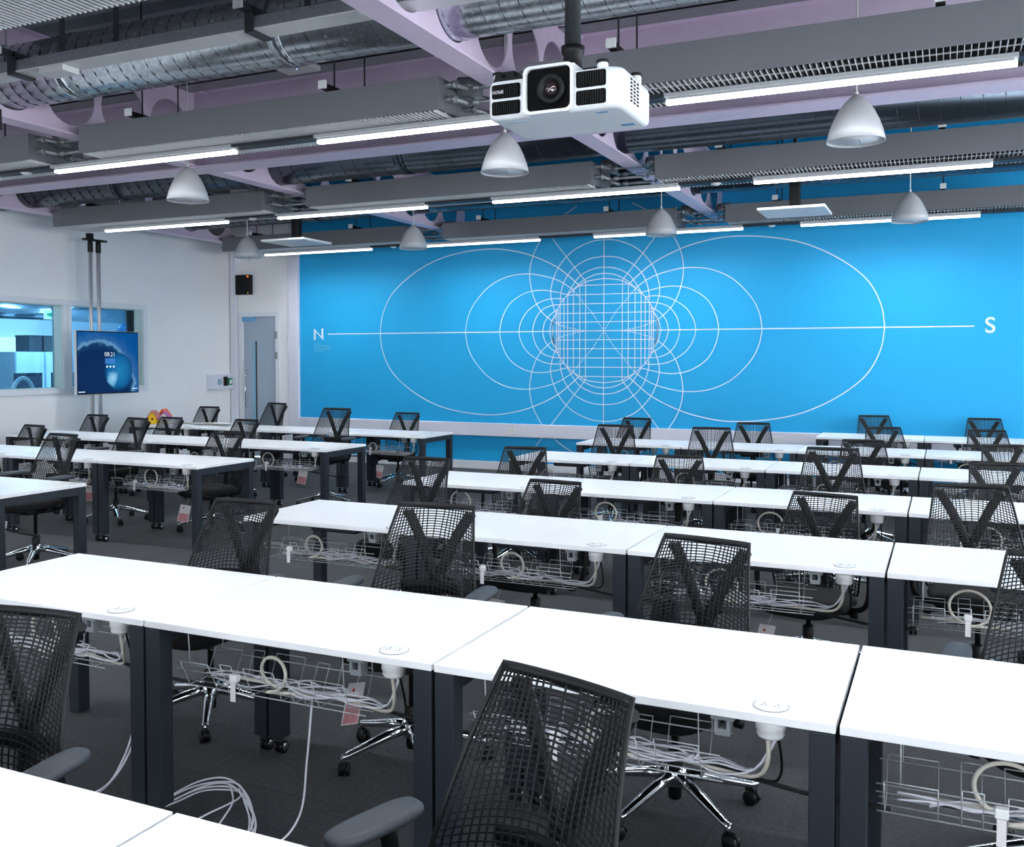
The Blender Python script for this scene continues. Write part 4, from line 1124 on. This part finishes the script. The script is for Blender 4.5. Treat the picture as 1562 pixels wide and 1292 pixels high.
def lumbar_mesh():
    m = MB()
    m.tube([(x/10*0.14, 0.225-0.02*(x/10)**2, 0.585) for x in range(-10, 11)], 0.03, 8, 0.3, up=(0,1,0))
    return m.mesh('lumbar_pad', M_mesh)
def sup(n, a, b, e, cx, cy, z, ins):
    out = []
    for k in range(n):
        t = 2*PI*k/n; c, s = math.cos(t), math.sin(t)
        out.append((cx+(a-ins)*math.copysign(abs(c)**e, c), cy+(b-ins)*math.copysign(abs(s)**e, s), z))
    return out
def seat_mesh():
    m = MB(); n = 36; vs = []
    lev = [(0.375,0.05),(0.378,0.02),(0.395,0.004),(0.415,0.0),(0.432,0.006),(0.442,0.025),(0.446,0.07),(0.444,0.14)]
    for z, ins in lev:
        for p in sup(n, 0.245, 0.225, 0.55, 0, -0.075, z, ins):
            d = max(0, (-p[1]-0.18))
            vs.append((p[0], p[1], p[2]-d*d*2.2))
    fs = []
    for i in range(len(lev)-1):
        for k in range(n):
            q = (k+1) % n; fs.append((i*n+k, i*n+q, (i+1)*n+q, (i+1)*n+k))
    fs.append(tuple(range(n))[::-1]); fs.append(tuple((len(lev)-1)*n+k for k in range(n)))
    return m.add(vs, fs, True).mesh('seat', M_seat)
def mech_mesh():
    m = MB().box(-0.09, 0.09, -0.13, 0.14, 0.315, 0.378, 0.012).box(-0.21, 0.21, -0.04, 0.04, 0.345, 0.372, 0.006)
    m.tube([(-0.1,-0.05,0.345),(-0.24,-0.07,0.335)], 0.008, 6).lathe([(0.0,-0.27),(0.022,-0.265),(0.024,-0.235),(0.0,-0.232)], 12, (0,-0.07,0.335), 'X')
    m.tube([(0.1,0.02,0.345),(0.25,0.02,0.34)], 0.008, 6).lathe([(0.0,0.22),(0.02,0.222),(0.02,0.258),(0.0,0.26)], 12, (0,0.02,0.34), 'X')
    return m.mesh('tilt_mechanism', M_black)
def armpost_mesh(s):
    return MB().tube(spline([(0.17*s,0.03,0.358),(0.27*s,0.035,0.37),(0.308*s,0.04,0.43),(0.312*s,0.04,0.56),(0.312*s,0.02,0.617)], 5), 0.021, 8, 0.7).mesh('arm_post', M_black)
def armpad_mesh(s):
    m = MB(); n = 28; vs = []
    lev = [(0.607,0.02),(0.611,0.006),(0.621,0.0),(0.631,0.002),(0.637,0.008),(0.639,0.018)]
    for z, ins in lev:
        for p in sup(n, 0.046, 0.128, 0.6, 0.315*s, 0.0, z, ins): vs.append((p[0]+(0.01*s if p[1] > 0 else 0)*0, p[1], p[2]-(0.012 if p[1] < -0.12 else 0)*abs(p[1]+0.12)/0.05))
    fs = []
    for i in range(len(lev)-1):
        for k in range(n):
            q = (k+1) % n; fs.append((i*n+k, i*n+q, (i+1)*n+q, (i+1)*n+k))
    fs.append(tuple(range(n))[::-1]); fs.append(tuple((len(lev)-1)*n+k for k in range(n)))
    return m.add(vs, fs, True).mesh('arm_pad', M_pad)
def piston_mesh():
    return MB().lathe([(0.014,0.03),(0.014,0.30),(0.026,0.302),(0.026,0.318)], 14).mesh('gas_lift', M_black)
def column_mesh():
    return MB().lathe([(0.022,0.05),(0.025,0.055),(0.027,0.15),(0.03,0.17),(0.03,0.235),(0.024,0.24)], 18).mesh('column', M_black)
def star_mesh():
    m = MB()
    m.lathe([(0.034,0.10),(0.045,0.115),(0.047,0.15),(0.04,0.172),(0.031,0.175)], 24)
    for k in range(5):
        a = 2*PI*k/5
        d = Vector((math.cos(a), math.sin(a), 0))
        m.tube([d*0.03+Vector((0,0,0.142)), d*0.12+Vector((0,0,0.128)), d*0.22+Vector((0,0,0.104)), d*0.30+Vector((0,0,0.086)), d*0.325+Vector((0,0,0.082))], [0.027,0.025,0.02,0.0165,0.015], 10, 0.85)
        m.tube([d*0.315+Vector((0,0,0.09)), d*0.315+Vector((0,0,0.058))], 0.012, 8)
    return m.mesh('star_base', M_chrome)
def wheel_mesh():
    m = MB()
    for s in (-1, 1): m.lathe([(0.0,s*0.003),(0.026,s*0.003),(0.029,s*0.007),(0.029,s*0.017),(0.024,s*0.022),(0.0,s*0.0225)], 18, (0.014,0,0.029), 'Y')
    m.tube([(0.0,0,0.062),(0.0,0,0.04)], 0.009, 8)
    m.tube([(0.014+0.031*math.cos(t*PI/8), 0, 0.029+0.031*math.sin(t*PI/8)) for t in range(2, 9)], 0.009, 6, 1.0)
    return m.mesh('castor', M_black)
def tagcard_mesh():
    m = MB().box(-0.05, 0.05, -0.0012, 0.0012, -0.17, 0.0).tube([(0,0,0.0),(0.01,0,0.05),(0.0,0,0.09)], 0.0012, 4)
    return m.mesh('hang_tag', M_tag)
def tagprint_mesh():
    m = MB().box(-0.044, 0.044, -0.0022, -0.0012, -0.165, -0.085).box(-0.044, 0.044, 0.0012, 0.0022, -0.165, -0.085)
    return m.mesh('tag_print', M_pink)
def tagdot_mesh():
    return MB().lathe([(0.0,-0.002),(0.008,-0.002),(0.008,-0.001)], 10, (-0.015,0,-0.03), 'Y').mesh('tag_dot', M_red)
def chair(x, y, deg, lift, label, group, tagged=False, base_rot=0.0):
    t = thing('office_chair', label, 'chair', (x, y, 0), math.radians(deg), group)
    up = (0, 0, lift)
    b = ob('backrest', cached('rim', rim_mesh), t, up)
    ob('lattice', cached('lat', lattice_mesh), b)
    ob('y_tower', cached('tow', tower_mesh), t, up)
    ob('lumbar_pad', cached('lum', lumbar_mesh), t, up)
    ob('seat', cached('seat', seat_mesh), t, up)
    ob('tilt_mechanism', cached('mech', mech_mesh), t, up)
    for s in (-1, 1):
        p = ob('arm_post', cached(f'ap{s}', lambda: armpost_mesh(s)), t, up)
        ob('arm_pad', cached(f'pad{s}', lambda: armpad_mesh(s)), p)
    ob('gas_lift', cached('pis', piston_mesh), t, up)
    ob('column', cached('colm', column_mesh), t)
    st = ob('star_base', cached('star', star_mesh), t, (0,0,0), (0,0,base_rot))
    for k in range(5):
        a = 2*PI*k/5
        ob('castor', cached('wheel', wheel_mesh), st, (0.315*math.cos(a), 0.315*math.sin(a), 0), (0,0,a+1.1*k+base_rot*3))
    if tagged:
        g = ob('hang_tag', cached('tagc', tagcard_mesh), t, (-0.16, -0.19, 0.27+lift), (0.06, 0.22, tagged))
        ob('tag_print', cached('tagp', tagprint_mesh), g); ob('tag_dot', cached('tagd', tagdot_mesh), g)
    return t
CH = {
 ('right',0): [(-2.39,1.66,8,0.03),(-0.83,1.66,-18,0.065)],
 ('right',1): [(-3.16,3.49,2,0.055),(-2.05,3.48,6,0.105),(-0.91,3.49,-11,0.045),(0.36,3.49,-6,0.085)],
 ('right',2): [(-3.25,5.43,-4,0.08),(-2.28,5.36,-5,-0.02),(-0.67,5.43,-11,-0.015),(0.17,5.41,8,0.08)],
 ('right',3): [(-3.24,7.24,10,-0.005),(-1.89,7.21,8,-0.02),(-0.75,7.2,2,0.09),(0.42,7.22,18,0.025)],
 ('right',4): [(-3.06,9.14,8,0.07),(-2.07,9.18,9,0.07),(-0.65,9.14,8,0.0),(0.56,9.19,18,-0.005)],
 ('right',5): [(-3.45,10.93,-8,0.03),(-1.99,10.94,6,0.01),(-0.53,10.96,18,0.0),(0.46,10.97,11,0.0)],
 ('right',6): [(-0.745,12.68,16,0.03),(0.46,12.68,4,0.025)],
 ('left',1): [(-6.81,5.49,-4,0.12)],
 ('left',2): [(-9.44,7.33,-5,0.0),(-7.91,7.35,-10,0.12),(-6.62,7.35,7,0.0)],
 ('left',3): [(-10.36,9.07,1,0.0),(-9.04,9.05,0,0.0),(-7.83,9.04,-3,0.005),(-6.49,9.07,3,0.17)],
 ('left',4): [(-10.12,10.95,2,0.025),(-8.89,10.94,-8,0.105),(-6.66,10.96,2,0.015)],
}
TAGGED = {('right',1,0): 0.3, ('right',1,1): 1.3, ('right',2,2): 0.9, ('left',1,0): 0.5, ('left',2,1): 0.9, ('left',2,2): 0.6, ('left',3,3): 0.4, ('left',4,2): 0.7, ('right',2,1): 0.5}
cn = 0
for (blk, row), L in CH.items():
    for i, (x, y, dg, lf) in enumerate(L):
        n = len(L)
        if blk == 'right' and row == 0:
            lb = ['black lattice-back office chair cut off at the lower left edge', 'nearest black lattice-back office chair at the bottom centre, turned right'][i]
        elif n == 1:
            lb = 'only black lattice-back office chair tucked behind the nearest row, left block'
        else:
            lb = f'black lattice-back chair, {ORD[i]} from left behind the {rowname(blk, row)}, {blk} block'
        cn += 1
        q = random.Random(cn)
        br = q.uniform(0, 1.2)
        if (blk, row, i) == ('right', 1, 0): br = -0.95
        chair(x, y, dg, lf, lb, 'black lattice-back office chairs', TAGGED.get((blk, row, i), False), br)

# ================================================================ SMALL THINGS ON THE FAR LEFT DESK
def house(x, y, w, d, h, wallc, roofc, label, rz):
    t = thing('toy_house', label, 'toy house', (x, y, DZT+0.001), rz, 'card toy houses')
    rh = w*0.55
    part('walls', MB().prism([(-w/2,0),(w/2,0),(w/2,h),(0,h+rh),(-w/2,h)], -d/2, d/2, 'XZ'), wallc, t)
    m = MB()
    for s in (-1, 1):
        m.add([(0,-d/2-0.02,h+rh+0.02),(s*(w/2+0.025),-d/2-0.02,h-0.02),(s*(w/2+0.025),d/2+0.02,h-0.02),(0,d/2+0.02,h+rh+0.02),
               (0,-d/2-0.02,h+rh+0.005),(s*(w/2+0.025),-d/2-0.02,h-0.035),(s*(w/2+0.025),d/2+0.02,h-0.035),(0,d/2+0.02,h+rh+0.005)],
              [(0,1,2,3),(4,5,6,7),(0,1,5,4),(1,2,6,5),(2,3,7,6)])
    part('roof', m, roofc, t)
    part('doorway', MB().prism(arc(0, h*0.62, w*0.13, 0, 2*PI, 14)[:-1], -d/2-0.003, -d/2, 'XZ'), M_darkint, t)
cy_ = mat('yellow_card', rgb(245,200,20), 0.6, noise=0.03, scale=20); cw_ = mat('cream_card', rgb(235,225,205), 0.6, noise=0.03, scale=20)
cp_ = mat('purple_card', rgb(170,95,165), 0.6, noise=0.05, scale=20); cb_ = mat('rosy_card', rgb(190,120,110), 0.6, noise=0.05, scale=20); co_ = mat('orange_card', rgb(235,105,40), 0.6, noise=0.05, scale=20)
house(-10.42, 10.40, 0.115, 0.12, 0.11, cy_, cb_, 'yellow card house with rosy roof on the far left desk', 0.35)
house(-10.22, 10.41, 0.115, 0.12, 0.10, cw_, cp_, 'cream card house with purple roof on the far left desk', 0.5)
house(-10.40, 10.58, 0.11, 0.11, 0.125, co_, co_, 'orange card house behind the yellow and cream ones', 0.3)
pr = random.Random(11)
for i in range(7):
    w, d = pr.uniform(0.2, 0.32), pr.uniform(0.15, 0.24)
    pm = [M_tag, mat('newsprint', rgb(196,188,172), 0.8, noise=0.2, scale=40), mat('pale_green_paper', rgb(206,214,190), 0.8, noise=0.1, scale=30)][i % 3]
    m = MB().box(-w/2, w/2, -d/2, d/2, 0, 0.004)
    o = ob('paper_sheet', m.mesh('paper_sheet', pm), None, (-10.08+i*0.135, 10.52+0.06*(i % 3), DZT+0.001+0.0045*i), (0,0,pr.uniform(-0.6,0.6)))
    tag(o, f'loose paper sheet, {ORD[i]} from left in the spread on the far left desk', 'paper', 'papers on the far left desk')
yb_ = MB()
for s in range(4): yb_.tube(spline([(-9.5+0.06*math.cos(t*PI/4+s), 10.14+0.04*math.sin(t*PI/4+s), 0.545+0.02*s+0.02*math.sin(t*2+s)) for t in range(8)], 3, True), 0.008, 5, closed=True)
tag(ob('yellow_cable', yb_.mesh('yellow_cable', cy_)), 'coiled yellow cable under the far left desk with papers', 'cable')
